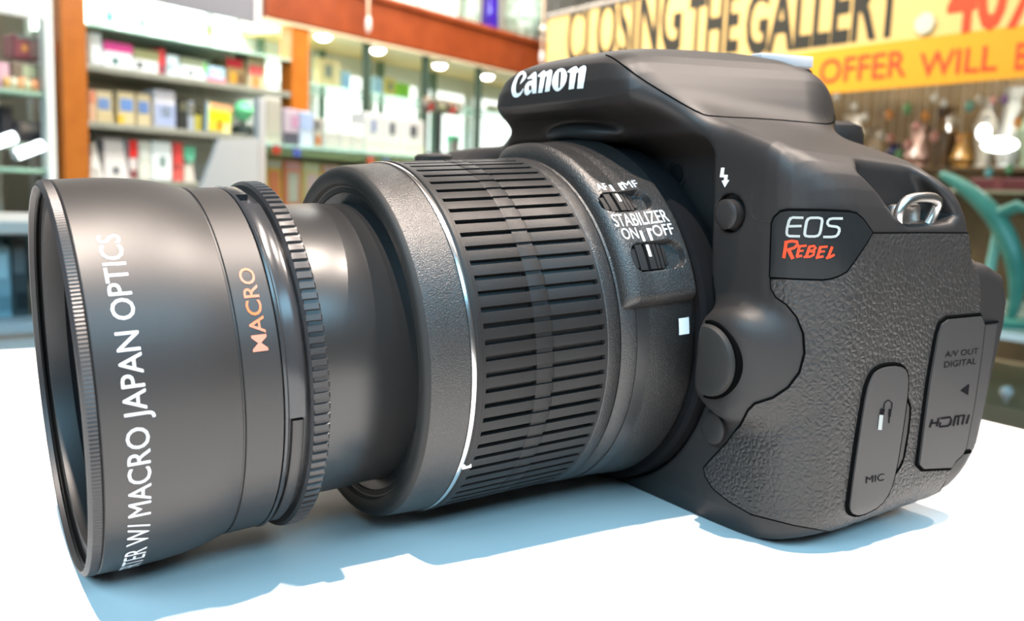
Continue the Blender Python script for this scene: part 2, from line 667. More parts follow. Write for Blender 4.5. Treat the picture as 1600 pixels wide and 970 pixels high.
H_ = 0.5
F, lo = build_field((80, -64, -44), (178, 78, 62), H_)
BV, BQ = surface_nets(F, lo, H_)
del F
for _ in range(1):
    d = sdf(*[BV[:, i].astype(np.float32) for i in range(3)])
    g = grad(BV)
    stp = (d / np.maximum((g * g).sum(1), 0.2))[:, None] * g
    BV = BV - np.clip(stp, -0.3, 0.3)
BN = grad(BV, 0.3)
BN /= np.maximum(np.linalg.norm(BN, axis=1), 1e-6)[:, None]
bme = bpy.data.meshes.new('body_shell')
pv = loc(BV).astype(np.float32)
bme.vertices.add(len(pv))
bme.vertices.foreach_set('co', pv.ravel())
bme.loops.add(BQ.size)
bme.loops.foreach_set('vertex_index', BQ.ravel().astype(np.int32))
bme.polygons.add(len(BQ))
bme.polygons.foreach_set('loop_start', np.arange(0, BQ.size, 4, dtype=np.int32))
bme.polygons.foreach_set('loop_total', np.full(len(BQ), 4, np.int32))
bme.update(calc_edges=True)
bme.validate()
body = link('body_shell', bme, M['plastic'], dslr, True)
bme.normals_split_custom_set_from_vertices(BN.tolist())
BVH = BVHTree.FromPolygons([Vector(v) for v in BV.tolist()], BQ.tolist())


def hit(x, y):
    """pixel -> point and normal on the body shell (camera frame, mm)"""
    d = pray(x, y)
    p, n, i, t = BVH.ray_cast(Vector(CL), Vector(d))
    if p is None:
        # slipped past the outline: nearest point of the shell to the ray
        best = None
        for s_ in np.arange(120, 260, 4):
            q, nn, ii, dd = BVH.find_nearest(Vector(CL + d * s_))
            if q is not None and (best is None or dd < best[1]):
                best = (q, dd, nn, ii)
        p, n, i = best[0], best[2], best[3]
    qi = BQ[i]
    nn = BN[qi].mean(0)
    return np.array(p), nn / np.linalg.norm(nn)


def hits(pts):
    r = [hit(*p) for p in pts]
    return np.array([a for a, b in r]), np.array([b for a, b in r])


def grow(L_, w):
    """shift an outline outwards by w pixels"""
    L_ = np.array(L_, float)
    a = np.roll(L_, 1, 0)
    b = np.roll(L_, -1, 0)
    t = b - a
    n = np.stack([t[:, 1], -t[:, 0]], 1) / np.linalg.norm(t, axis=1)[:, None]
    ar = np.sum(L_[:, 0] * b[:, 1] - b[:, 0] * L_[:, 1])
    return [tuple(p) for p in L_ + n * (w if ar > 0 else -w)]


def panel(name, loops, h, m, parent=None, base=-0.5, step=7, bstep=4, smooth=True, label=None, round_=0, relax=0):
    """a cover lying on the shell: outline found on the photograph, depth from the shell it touches"""
    loops = [chaikin(L_, round_) if round_ else L_ for L_ in loops]
    V2, T, li = fill2d(loops, step, bstep)
    P, N = hits(V2)
    top = P + N * h
    if base is None:
        return part(name, top, [tuple(t) for t in T], m, parent, False, label)
    if np.sum(np.cross(top[T[:, 1]] - top[T[:, 0]], top[T[:, 2]] - top[T[:, 0]]) * N[T[:, 0]]) < 0:
        T = T[:, ::-1]
    verts, nrm, faces = list(top), list(N), [tuple(t) for t in T]
    for L_ in li:                                   # side wall with its own vertices so the edge stays crisp
        n = len(L_)
        n0 = len(verts)
        c_ = np.array([top[k] for k in L_])
        tg = np.roll(c_, -1, 0) - np.roll(c_, 1, 0)
        out = np.cross(tg, np.array([N[k] for k in L_]))
        out /= np.maximum(np.linalg.norm(out, axis=1), 1e-9)[:, None]
        if np.sum((c_ - c_.mean(0)) * out) < 0:
            out = -out
        verts += [top[k] for k in L_] + [P[k] + N[k] * base for k in L_]
        nrm += list(out) + list(out)
        for i in range(n):
            j = (i + 1) % n
            q = (n0 + i, n0 + j, n0 + n + j, n0 + n + i)
            fn = np.cross(verts[q[1]] - verts[q[0]], verts[q[3]] - verts[q[0]])
            faces.append(q if np.dot(fn, out[i]) > 0 else q[::-1])
    me = mesh_from(name, loc(np.array(verts)), faces)
    o = link(name, me, m, parent or dslr, True)
    me.normals_split_custom_set_from_vertices([tuple(map(float, v)) for v in nrm])
    if label:
        o['label'] = label
    return o


def seam(name, pts, r, parent=None, closed=False, h=0.0, m=None, sm=1, step=4):
    pts = resample(chaikin(pts, sm, closed) if sm else pts, step, closed)
    P, N = hits(pts)
    return mbpart(name, MB().tube(P + N * h, r, 10, closed), m or M['seam'], parent, True)


def decal(name, V2, faces, h, m, parent=None, label=None):
    P, N = hits(V2)
    return part(name, P + N * h, faces, m, parent, False, label)


def decal_text(name, s, p0, p1, up, h, m, parent, off=0.0, label=None, wx=None):
    """baseline from pixel p0 to p1, capital height vector up (pixels)"""
    v, f = text_geo(s, off)
    w = v[:, 0].max()
    p0, p1, up = map(lambda q: np.array(q, float), (p0, p1, up))
    V2 = p0 + (v[:, :1] / w) * (p1 - p0) + v[:, 1:] * up
    return decal(name, V2, f, h, m, parent, label)


def ribbon(paths, w):
    """polylines with width -> quads in 2D"""
    V_, F2 = [], []
    for P in paths:
        P = np.array(P, float)
        n = len(P)
        ww = w
        n0 = len(V_)
        for i in range(n):
            d = P[min(i + 1, n - 1)] - P[max(i - 1, 0)]
            d = d / (np.linalg.norm(d) + 1e-9)
            nn = np.array([-d[1], d[0]])
            if 0 < i < n - 1:
                a = P[i] - P[i - 1]
                b = P[i + 1] - P[i]
                ca = np.dot(a, b) / (np.linalg.norm(a) * np.linalg.norm(b) + 1e-9)
                k = min(1.5, 1 / math.sqrt(max(0.2, (1 + ca) / 2)))
            else:
                k = 1
            V_ += [P[i] + nn * ww / 2 * k, P[i] - nn * ww / 2 * k]
        F2 += [(n0 + 2 * i, n0 + 2 * i + 1, n0 + 2 * i + 3, n0 + 2 * i + 2) for i in range(n - 1)]
    return np.array(V_), F2


def ctr(pts, s, ox, oy):
    return [(ox + a / s, oy + b / s) for a, b in pts]


# ------------------------------------------------------------------ covers, seams and marks on the body
LEATHER = [(1206, 436), (1207, 450), (1214, 463), (1230, 474), (1246, 494), (1256, 520), (1258, 552), (1250, 582), (1232, 606), (1208, 622),
           (1180, 631), (1170, 641), (1158, 664), (1138, 692), (1114, 717), (1102, 731), (1104, 743), (1116, 762), (1141, 782), (1176, 802),
           (1240, 818), (1306, 829), (1345, 822), (1389, 806), (1422, 792), (1450, 777), (1467, 764), (1474, 750), (1483, 733), (1500, 690),
           (1522, 560), (1527, 500), (1530, 470), (1528, 430), (1519, 404), (1514, 380), (1512, 365.5), (1440, 365), (1362, 365.5), (1345, 388),
           (1322, 420), (1306, 431), (1284, 436.5), (1240, 436)]
leather = panel('leather_cover', [LEATHER], 0.35, M['leather'], step=5, bstep=3)
seam('cover_seam', grow(LEATHER, 1.0)[:28], 0.24, leather, h=0.12, sm=0, step=3)
seam('cover_seam', grow(LEATHER, 1.0)[35:], 0.2, leather, h=0.12, sm=0, step=3)

BADGE = [(1205.5, 432), (1207, 390), (1208.5, 349), (1212, 340.4), (1221, 331.5), (1231, 329.5), (1283, 330), (1324.5, 332), (1336, 335), (1346, 344), (1360, 363.5),
         (1350.5, 379.5), (1333, 405.6), (1320, 423), (1307, 430.5), (1295, 434), (1283, 435.5), (1240, 434)]
badge = panel('name_badge', [BADGE], 0.45, M['badge'], step=3.5, bstep=2.5, label='dark name badge')
seam('badge_seam', grow(BADGE, 1.3), 0.30, badge, True, h=0.12, sm=0, step=3)
s8 = lambda P: ctr(P, 8.435, 1200, 325)
E_ = [s8([(468, 126), (335, 122), (308, 134), (290, 165), (268, 260), (262, 320), (268, 350), (292, 366), (425, 368)]), s8([(278, 238), (445, 233)])]
O_ = [s8([(600, 126), (655, 128), (690, 140), (698, 170), (680, 290), (668, 335), (648, 360), (610, 370), (530, 370), (495, 362), (482, 340), (486, 290),
          (506, 175), (520, 142), (548, 128), (600, 126)])]
S_ = [s8([(955, 140), (830, 138), (785, 148), (765, 172), (760, 205), (778, 232), (815, 240), (880, 248), (908, 268), (912, 300), (898, 345), (870, 372), (820, 380), (712, 378)])]
V2, F2 = ribbon(E_ + O_ + S_, 3.9)
decal('lettering', V2, F2, 0.58, M['silver_print'], badge, 'silver letters')
rb = []
REB = [([(258, 440), (225, 655)], 42), ([(235, 450), (320, 430), (385, 440), (395, 480), (350, 520), (265, 548)], 36), ([(280, 540), (335, 665)], 46),
       ([(420, 490), (385, 640)], 36), ([(405, 500), (505, 490)], 30), ([(400, 565), (470, 555)], 26), ([(375, 640), (450, 622)], 30),
       ([(540, 500), (500, 630)], 36), ([(525, 505), (600, 495), (618, 520), (590, 550), (530, 562)], 28), ([(540, 562), (600, 570), (590, 610), (545, 635), (470, 640)], 30),
       ([(680, 505), (640, 650)], 36), ([(670, 510), (765, 505)], 30), ([(660, 575), (730, 565)], 26), ([(620, 652), (715, 630)], 30),
       ([(825, 505), (770, 650)], 36), ([(745, 655), (800, 640), (855, 610)], 32)]
n0 = 0
Va, Fa = [], []
for P, w_ in REB:
    v_, f_ = ribbon([s8(P)], w_ / 8.435)
    Va += list(v_)
    Fa += [tuple(i + n0 for i in q) for q in f_]
    n0 = len(Va)
decal('lettering', np.array(Va), Fa, 0.60, M['red'], badge, 'red brush letters')

# maker's name on the flash overhang
s11 = lambda P: ctr(P, 11.414, 790, 85)
ell = lambda cx, cy, rx, ry, n=14: [(cx + rx * math.cos(2 * math.pi * k / n), cy + ry * math.sin(2 * math.pi * k / n)) for k in range(n)]
LOGO = [[[(378, 400), (372, 350), (345, 318), (310, 303), (270, 318), (225, 360), (180, 420), (140, 500), (115, 580), (110, 650), (120, 710), (145, 755), (185, 770),
          (225, 762), (270, 730), (305, 680), (325, 620), (318, 600), (300, 640), (270, 675), (235, 695), (205, 690), (188, 650), (185, 600), (195, 530), (215, 460),
          (245, 400), (280, 360), (305, 352), (322, 372), (315, 410), (290, 460), (268, 510), (262, 540), (300, 500), (345, 455)]],
        [[(395, 425), (440, 385), (480, 345), (530, 315), (555, 330), (560, 360), (556, 690), (480, 700), (478, 640), (455, 680), (420, 715), (385, 732), (355, 718),
          (340, 680), (340, 630), (352, 570), (380, 520), (415, 485), (455, 470), (485, 468), (488, 430), (400, 442)], ell(446, 597, 28, 48)],
        [[(580, 382), (620, 340), (670, 298), (700, 290), (718, 315), (760, 300), (800, 275), (832, 280), (842, 310), (790, 655), (705, 670), (745, 400), (735, 385),
          (712, 400), (660, 680), (585, 690), (630, 400), (595, 405)]],
        [[(1000, 248), (1055, 262), (1090, 310), (1105, 380), (1090, 470), (1050, 560), (1000, 620), (940, 660), (895, 650), (855, 605), (835, 540), (835, 470),
          (855, 390), (890, 320), (940, 270)], [(970, 305), (995, 315), (995, 400), (985, 500), (975, 580), (955, 605), (945, 590), (945, 500), (950, 400), (955, 330)]],
        [[(1108, 308), (1160, 260), (1230, 220), (1270, 215), (1290, 240), (1300, 268), (1350, 225), (1400, 200), (1435, 212), (1445, 250), (1440, 290), (1390, 605),
          (1280, 612), (1310, 330), (1290, 318), (1265, 340), (1225, 612), (1128, 628), (1160, 330), (1112, 322)]]]
Va, Fa = [], []
for gl in LOGO:
    v_, t_, _ = fill2d([s11(L_) for L_ in gl], 3, 2.5)
    n0 = len(Va)
    Va += list(v_)
    Fa += [tuple(int(i) + n0 for i in q) for q in t_]
decal('logo_lettering', np.array(Va), Fa, 0.10, M['white'], None, 'white maker lettering')

# flash lid seam, corner seam
seam('flash_lid_seam', [(947, 86), (957, 90), (975, 103), (1000, 122), (1050, 153), (1095, 178), (1112, 182), (1200, 186), (1280, 193), (1297, 194), (1306, 188), (1310, 178)],
     0.17, h=-0.02)
seam('badge_corner_seam', [(1176, 300), (1172, 330), (1178, 342), (1190, 346), (1207, 347)], 0.05, h=0.0, m=M['plastic'])

# flash symbol
s88 = lambda P: ctr(P, 8.8125, 1100, 250)
FL = s88([(240, 105), (287, 105), (276, 203), (333, 203), (325, 272), (353, 276), (290, 378), (246, 285), (277, 278), (282, 238), (220, 237)])
v_, t_, _ = fill2d([FL], 4, 4)
decal('flash_symbol', v_, [tuple(t) for t in t_], 0.08, M['white'], None, 'white lightning arrow')


def xbutton(name, cy, cz, r, x0, x1, m, dome=0.5, parent=None):
    prof = [(x1, 0.001), (x1 + 0.05 * dome, r * 0.6), (x1 + dome * 0.5, r * 0.88), (x1 + dome, r), (x0, r)]
    mb = MB().lathe(prof[::-1], 28, (0, cy, cz), 'x')
    return mbpart(name, mb, m, parent, True)


xbutton('flash_button', -40.3, 23.4, 2.75, 111.5, 107.0, M['plastic'], 0.5)
xbutton('preview_button', -37.9, -17.6, 3.1, 111, 107.5, M['plastic'], 0.35)
sp, sn = hit(1057, 272)
xbutton('mount_screw', sp[1], sp[2], 2.0, sp[0] + 1, sp[0] - 0.5, M['black'], 0.3)
mbpart('mount_screw_ring', MB().lathe([(sp[0] + 0.3, 2.4), (sp[0] - 0.4, 2.5), (sp[0] - 0.4, 3.0), (sp[0] + 0.3, 3.2)], 24, (0, sp[1], sp[2]), 'x', True), M['plastic'], None, True)

# lens release: half disc with a straight edge towards the mount
RC = (-42.2, -3.0)
pl = []
for k in range(25):
    a = math.radians(-98 + 196 * k / 24)
    pl.append((RC[0] + 1.0 - 6.6 * math.cos(a), RC[1] + 6.7 * math.sin(a)))
mb = MB()
n = len(pl)
lay = [(112, 1.0), (102.9, 1.0), (102.2, 0.95), (101.9, 0.84)]
vs, fs = [], []
for x_, k_ in lay:
    cy, cz = RC[0] + 0.6, RC[1]
    vs += [(x_, cy + (p[0] - cy) * k_, cz + (p[1] - cz) * k_) for p in pl]
for i in range(len(lay) - 1):
    fs += [(i * n + j, i * n + (j + 1) % n, (i + 1) * n + (j + 1) % n, (i + 1) * n + j) for j in range(n)]
fs.append(tuple((len(lay) - 1) * n + j for j in range(n)))
mbpart('lens_release_button', mb.add(vs, fs), M['bezel'], None, True)
vs, fs = [], []
for x_, k_ in ((112, 1.09), (103.2, 1.09), (103.2, 1.0), (112, 1.0)):
    vs += [(x_, cy + (p[0] - cy) * k_, cz + (p[1] - cz) * k_) for p in pl]
for i in range(3):
    fs += [(i * n + j, i * n + (j + 1) % n, (i + 1) * n + (j + 1) % n, (i + 1) * n + j) for j in range(n)]
mbpart('release_gap', MB().add(vs, fs), M['seam'], None, True)

# microphone cover
s38 = lambda P: ctr(P, 3.883, 1310, 560)
MIC = s38([(175, 120), (200, 75), (260, 45), (350, 40), (390, 70), (400, 130), (390, 250), (345, 560), (320, 690), (290, 800), (230, 880), (130, 930), (72, 934),
           (48, 905), (52, 860), (75, 680), (115, 400), (150, 190)])
mic = panel('mic_cover', [MIC], 0.9, M['door'], step=5, bstep=3, round_=1, label='smooth microphone socket cover')
seam('cover_gap', grow(chaikin(MIC, 1), 2.2), 0.42, mic, True, h=0.30, sm=0, step=3)
tabp = s38([(396, 255), (412, 290), (410, 350), (398, 450), (372, 600), (345, 655), (318, 690), (348, 540)])
panel('pull_tab', [tabp], 0.62, M['plastic'], mic, step=6, bstep=4)
seam('tab_gap', s38([(404, 235), (424, 285), (420, 360), (406, 470), (380, 620), (350, 672), (318, 705)]), 0.25, mic, h=0.4)
decal_text('lettering', 'MIC', (1345.5, 753), (1374, 748), (1.0, -11.5), 1.0, M['deboss'], mic, 0.0, 'dark moulded letters')
v_, f_ = ribbon([s38([(245, 305), (252, 262), (275, 245), (297, 262), (295, 300)])], 1.5)
va, fa = ribbon([s38([(242, 298), (234, 335)])], 6.5)
vb, fb = ribbon([s38([(232, 335), (222, 425)])], 6.0)
vc, fc = ribbon([s38([(287, 300), (281, 345)])], 4.0)
vd, fd = ribbon([s38([(281, 345), (277, 385)])], 1.8)
Va, Fa = [], []
for v0, f0 in ((v_, f_), (va, fa), (vc, fc), (vd, fd)):
    n0 = len(Va)
    Va += list(v0)
    Fa += [tuple(i + n0 for i in q) for q in f0]
decal('socket_symbol', np.array(Va), Fa, 1.0, M['deboss'], mic)
decal('socket_symbol', vb, fb, 1.0, M['silver_print'], mic)

# HDMI and A/V cover
s36 = lambda P: ctr(P, 3.593, 1420, 480)
HD = s36([(200, 65), (385, 48), (402, 95), (385, 250), (340, 560), (297, 785), (278, 820), (238, 858), (218, 893), (62, 900), (38, 875), (60, 700), (100, 400), (145, 150), (165, 90)])
hdmi = panel('video_socket_cover', [HD], 0.95, M['door'], step=5, bstep=3, label='rubber cover of the video sockets')
seam('cover_gap', grow(HD, 2.2), 0.42, hdmi, True, h=0.30, sm=0, step=3)
decal_text('lettering', 'A/V OUT', (1468.5, 557), (1520, 551), (1.6, -9.5), 1.05, M['deboss'], hdmi, 0.0, 'dark moulded letters')
decal_text('lettering', 'DIGITAL', (1467, 573), (1517, 567), (1.6, -10), 1.05, M['deboss'], hdmi, 0.0, 'dark moulded letters')
v_, t_, _ = fill2d([s36([(262, 463), (312, 425), (305, 488)])], 4, 4)
decal('arrow_mark', v_, [tuple(t) for t in t_], 1.05, M['deboss'], hdmi)
HM = [[(90, 668), (106, 622)], [(128, 662), (142, 615)], [(98, 645), (135, 640)],
      [(150, 618), (205, 610), (212, 625), (205, 650), (190, 660), (142, 664)], [(150, 638), (145, 660)],
      [(222, 660), (236, 606), (285, 600), (272, 652)], [(254, 606), (247, 655)], [(296, 648), (312, 595)]]
v_, f_ = ribbon([s36(P) for P in HM], 2.6)
decal('lettering', v_, f_, 1.05, M['deboss'], hdmi, 'dark moulded letters')

# side of the folded screen behind the cover
STRIP = s36([(404, 100), (484, 90), (478, 130), (440, 380), (400, 600), (365, 755), (348, 790), (300, 795), (340, 580), (385, 260)])
strip = panel('screen_edge', [STRIP], 0.5, M['door'], step=7, bstep=4)
seam('screen_gap', s36([(405, 105), (388, 250), (342, 560), (300, 785)]), 0.5, strip, h=0.3)
seam('screen_gap', s36([(290, 812), (312, 808), (330, 805)]), 0.5, strip, h=0.35)
seam('screen_gap', s36([(380, 88), (430, 88), (490, 80)]), 0.22, strip, h=0.35)

# strap lug
mb = MB()
pth = [(134.6, -57.2, 21.0), (133.6, -57.6, 22.8), (134.4, -57.8, 24.8), (136.6, -57.8, 25.8), (141, -57.8, 26.0), (145.0, -57.6, 25.6), (146.6, -57.2, 24.6), (146.4, -56.6, 22.8), (145.4, -56.2, 20.6)]
mbpart('strap_lug', mb.tube(chaikin(pth, 2, False), 0.95, 10), M['steel'], None, True, 'polished metal strap loop')
mbpart('lug_plate', MB().box((136.5, -55.2, 20.0), (144.8, -52.9, 24.6), 0.8), M['steel'], None, True)

# hot shoe, eyecup, mode dial
mb = MB()
mb.box((149, -9.6, 54.4), (167, 9.6, 55.6), 0.3)
for s_ in (-1, 1):
    mb.box((149, min(s_ * 10.4, s_ * 9.0), 54.8), (167, max(s_ * 10.4, s_ * 9.0), 57.0), 0.2)
    mb.box((149, min(s_ * 10.4, s_ * 7.2), 56.6), (167, max(s_ * 10.4, s_ * 7.2), 57.3), 0.2)
mbpart('hot_shoe', mb, M['shoe'], None, True, 'bright metal accessory shoe')
mbpart('hot_shoe_base', MB().box((149, -10.0, 44), (168.5, 10.0, 54.8), 1.5), M['black'], None, True)
mbpart('eyecup', MB().box((160, -21, 24), (175.5, 21, 42), 3.5), M['rubber'], None, True)
mb = MB()
N_ = 44
prof = []
for k in range(2 * N_):
    r_ = 7.4 if k % 2 else 7.0
    a = math.pi * k / N_
    prof.append((118 + r_ * math.cos(a), 50 + r_ * math.sin(a)))
mb.prism(prof, 31, 35.6)
mbpart('control_dial', mb, M['black'], None, False)
xs = [(112, 45, 34.2)]
mbpart('shutter_button', MB().lathe([(33, 5), (35.2, 5), (35.8, 4.2), (36, 0.001)], 24, (100, 58, 0)), M['plastic'], None, True)

# ================================================================== zoom lens on the body
def cylp(t, th, r):
    """th in degrees: 0 faces the viewer, 90 is the top"""
    a = np.radians(th)
    return np.stack([t + 0 * a, -r * np.cos(a), r * np.sin(a)], -1)


def lathe(name, prof, m, parent=None, n=160, label=None, closed=False):
    mb = MB()
    mb.lathe(prof, n, (0, 0, 0), 'x', closed)
    return mbpart(name, mb, m, parent, True, label)


def ringsolid(name, prof, m, parent=None, n=160, label=None):
    return lathe(name, list(prof) + [prof[0]], m, parent, n, label, True)


lens = ringsolid('kit_lens', [(88.6, 30), (88.6, 33.9), (89.1, 34.3), (92.0, 34.35), (92.4, 34.3), (95, 34.35), (104.6, 35.3), (105.6, 35.0), (107.5, 33.6), (110, 33), (110, 28), (95, 28)],
                 M['plastic_lens'], None, 192, 'black zoom lens barrel')
ringsolid('satin_band', [(91.9, 34.0), (91.9, 34.52), (94.9, 34.55), (94.9, 34.0)], M['barrel'], lens, 160)
ringsolid('mount_ring', [(106.2, 33), (106.2, 36.2), (107, 37.0), (110.5, 37.2), (112, 37), (112, 33)], M['black'], None, 160, 'dark lens mount ring')

# front barrel with its deep front face
ringsolid('front_barrel', [(50.2, 30), (50.3, 32.85), (50.9, 33.05), (52.5, 33.15), (57.4, 33.45), (57.6, 33.2), (60.2, 33.2), (60.2, 25), (52, 25)], M['plastic_lens'], lens, 192)
ringsolid('front_bezel', [(52.4, 25.8), (51.6, 27.0), (51.4, 27.9), (50.6, 28.2), (50.5, 29.3), (49.7, 29.8), (49.35, 30.8), (49.35, 32.0), (49.7, 32.6), (50.35, 32.9), (50.6, 32.7), (52.8, 30), (52.8, 25.8)],
          M['bezel'], lens, 192, 'matt black front bezel')
ringsolid('silver_ring', [(57.5, 33.0), (57.5, 33.62), (57.7, 33.7), (58.25, 33.7), (58.4, 33.62), (58.4, 33.0)], M['silver'], lens, 192, 'thin silver ring')
# small pointer notch on the silver ring
mbpart('pointer_notch', MB().box((58.0, -28.6, -18.6), (60.0, -27.9, -17.6), 0.15), M['silver'], lens)
# inner extending barrel
ringsolid('inner_barrel', [(34.0, 24), (34.0, 26.3), (45.0, 26.35), (45.3, 26.15), (52.0, 26.15), (52.0, 24)], M['barrel'], lens, 160)

# ribbed rubber zoom grip: real grooves, bridged in the middle
NR = 78
fr = [0.0, 0.34, 0.37, 0.64, 0.67]            # rib top, wall, groove floor, wall
tt = [58.6, 58.9, 59.6, 60.1, 60.5, 61.0, 69.9, 70.15, 70.4, 73.6, 73.85, 74.1, 84.0, 84.5, 84.9, 85.6, 88.2, 88.5]


def zr(t):
    if t <= 58.6 or t >= 88.5:
        return 33.2
    if t < 59.7:
        return 33.75
    return 33.7 + (t - 60) * 0.012


V_, Fc = [], []
nth = NR * len(fr)
for ti, t in enumerate(tt):
    for k in range(NR):
        for q, f_ in enumerate(fr):
            ang = 360.0 * (k + f_) / NR
            r = zr(t)
            if q in (2, 3) and 60.4 < t < 84.6:
                r -= 0.95
                if 70.3 < t < 73.7:
                    r += 0.62
            elif q in (1, 4) and 60.4 < t < 84.6 and not (70.3 < t < 73.7):
                r -= 0.05
            if 70.0 < t < 70.3 or 73.7 < t < 74.0:
                r -= 0.08
            a = math.radians(ang)
            V_.append((t, -r * math.cos(a), r * math.sin(a)))
for i in range(len(tt) - 1):
    for k in range(nth):
        Fc.append((i * nth + k, i * nth + (k + 1) % nth, (i + 1) * nth + (k + 1) % nth, (i + 1) * nth + k))
mb = MB()
mb.add(V_, Fc)
zoom = mbpart('zoom_grip', mb, M['rubber'], lens, True, 'ribbed rubber zoom grip')
zoom.data.set_sharp_from_angle(angle=math.radians(25))
ringsolid('zoom_ring_collar', [(85.0, 31), (85.0, 33.6), (85.6, 34.15), (87.9, 34.2), (88.4, 33.9), (88.4, 31)], M['plastic_lens'], lens, 160)
ringsolid('grip_front_lip', [(58.45, 31), (58.45, 33.55), (58.8, 33.85), (59.5, 33.85), (59.75, 33.6), (59.75, 31)], M['rubber'], lens, 160)
ringsolid('ring_gap', [(88.3, 31), (88.3, 33.75), (88.75, 33.75), (88.75, 31)], M['seam'], lens, 160)

# switch panel standing proud of the barrel, with two recessed sliders
T0, T1, TH0, TH1 = 88.9, 105.0, 11.5, 104.0
nt_, nh_ = 110, 240


def padr(t, th):
    base = 34.3 + max(0, t - 95) * 0.1
    h = 2.9
    a = min(1, max(0, (t - T0) / 2.6))
    b = min(1, max(0, (T1 - t) / 1.2))
    c = min(1, max(0, (th - TH0) / 3.4))
    d = min(1, max(0, (TH1 - th) / 3.4))
    e = math.sqrt(max(0, 1 - (1 - a) ** 2)) * math.sqrt(max(0, 1 - (1 - b) ** 2)) * math.sqrt(max(0, 1 - (1 - c) ** 2)) * math.sqrt(max(0, 1 - (1 - d) ** 2))
    r = base - 0.4 + (h + 0.4) * e
    for (u0, u1, v0, v1) in ((89.9, 100.8, 40.4, 47.6), (91.4, 103.2, 21.2, 29.6)):
        uc, vc = (u0 + u1) / 2, (v0 + v1) / 2
        hu, hv = (u1 - u0) / 2, (v1 - v0) / 2 * 0.64
        rad = hv * 0.85
        qx = abs(t - uc) - hu + rad
        qy = abs(th - vc) * 0.64 - hv + rad
        sd = math.hypot(max(qx, 0), max(qy, 0)) + min(max(qx, qy), 0) - rad
        r -= 1.5 * min(1, max(0, (0.05 - sd) / 0.22))
    return r


V_, Fc = [], []
for i in range(nt_ + 1):
    t = T0 + (T1 - T0) * i / nt_
    for j in range(nh_ + 1):
        th = TH0 + (TH1 - TH0) * j / nh_
        r = padr(t, th)
        a = math.radians(th)
        V_.append((t, -r * math.cos(a), r * math.sin(a)))
for i in range(nt_):
    for j in range(nh_):
        k = i * (nh_ + 1) + j
        Fc.append((k, k + nh_ + 1, k + nh_ + 2, k + 1))
sw = part('switch_panel', np.array(V_), Fc, M['plastic_lens'], lens, True, 'raised switch panel')


def slider(u0, u1, v0, v1, name):
    mb = MB()
    base = 34.3 + max(0, (u0 + u1) / 2 - 95) * 0.1 + 2.9
    def cell(a, b, top, bot=base - 2.2, vv=(v0, v1)):
        n = 6
        vs, fs = [], []
        for t in (a, b):
            for k in range(n + 1):
                th = math.radians(vv[0] + (vv[1] - vv[0]) * k / n)
                for r in (bot, top):
                    vs.append((t, -r * math.cos(th), r * math.sin(th)))
        m_ = 2 * (n + 1)
        for k in range(n):
            fs.append((2 * k + 1, 2 * k + 3, m_ + 2 * k + 3, m_ + 2 * k + 1))
            fs.append((2 * k, 2 * k + 1, 2 * k + 3, 2 * k + 2)[::-1])
            fs.append((m_ + 2 * k, m_ + 2 * k + 1, m_ + 2 * k + 3, m_ + 2 * k + 2))
        fs.append((0, 1, m_ + 1, m_))
        fs.append((2 * n, 2 * n + 1, m_ + 2 * n + 1, m_ + 2 * n)[::-1])
        mb.add(vs, fs)
    L_ = u1 - u0
    vm = 0.9
    cell(u0, u0 + L_ * 0.14, base - 0.55, vv=(v0 + vm, v1 - vm))
    cell(u0 + L_ * 0.14, u0 + L_ * 0.34, base - 0.25)
    cell(u0 + L_ * 0.34, u0 + L_ * 0.42, base - 0.75)
    cell(u0 + L_ * 0.42, u0 + L_ * 0.60, base - 0.1)
    for k in range(3):
        a = 0.60 + 0.13 * k
        cell(u0 + L_ * a, u0 + L_ * (a + 0.04), base - 0.7)
        cell(u0 + L_ * (a + 0.04), u0 + L_ * (a + 0.13), base - 0.2 - 0.08 * k, vv=(v0 + vm * (k == 2), v1 - vm * (k == 2)))
    return mbpart(name, mb, M['rubber'], lens)


slider(91.7, 99.7, 21.7, 29.3, 'stabilizer_slider')
slider(90.2, 97.6, 40.8, 47.3, 'focus_slider')


def bar(name, t0, t1, a0, a1, r, m, parent, n=6, h=0.0, label=None):
    V_, Fc = [], []
    for i in range(n + 1):
        th = a0 + (a1 - a0) * i / n
        for t in (t0, t1):
            V_.append(cylp(np.float64(t), np.float64(th), r))
    Fc = [(2 * i, 2 * i + 1, 2 * i + 3, 2 * i + 2) for i in range(n)]
    return part(name, np.array(V_), Fc, m, parent, False, label)


def cyl_text(name, s, t_at, th0, th1, r, height, m, parent, along='axis', off=0.0, label=None):
    v, f = text_geo(s, off)
    w = v[:, 0].max()
    if along == 'axis':                      # reads along the lens axis, upright
        t = t_at[0] + v[:, 0] / w * (t_at[1] - t_at[0])
        th = th0 + v[:, 1] * (th1 - th0)
        rr = r(t) if callable(r) else r
    else:                                    # reads around the barrel, letter tops to the front
        t = t_at - v[:, 1] * height
        th = th0 + v[:, 0] / w * (th1 - th0)
        rr = r(t) if callable(r) else r
    P = np.stack([t, -rr * np.cos(np.radians(th)), rr * np.sin(np.radians(th))], -1)
    return part(name, P, f, m, parent, False, label)


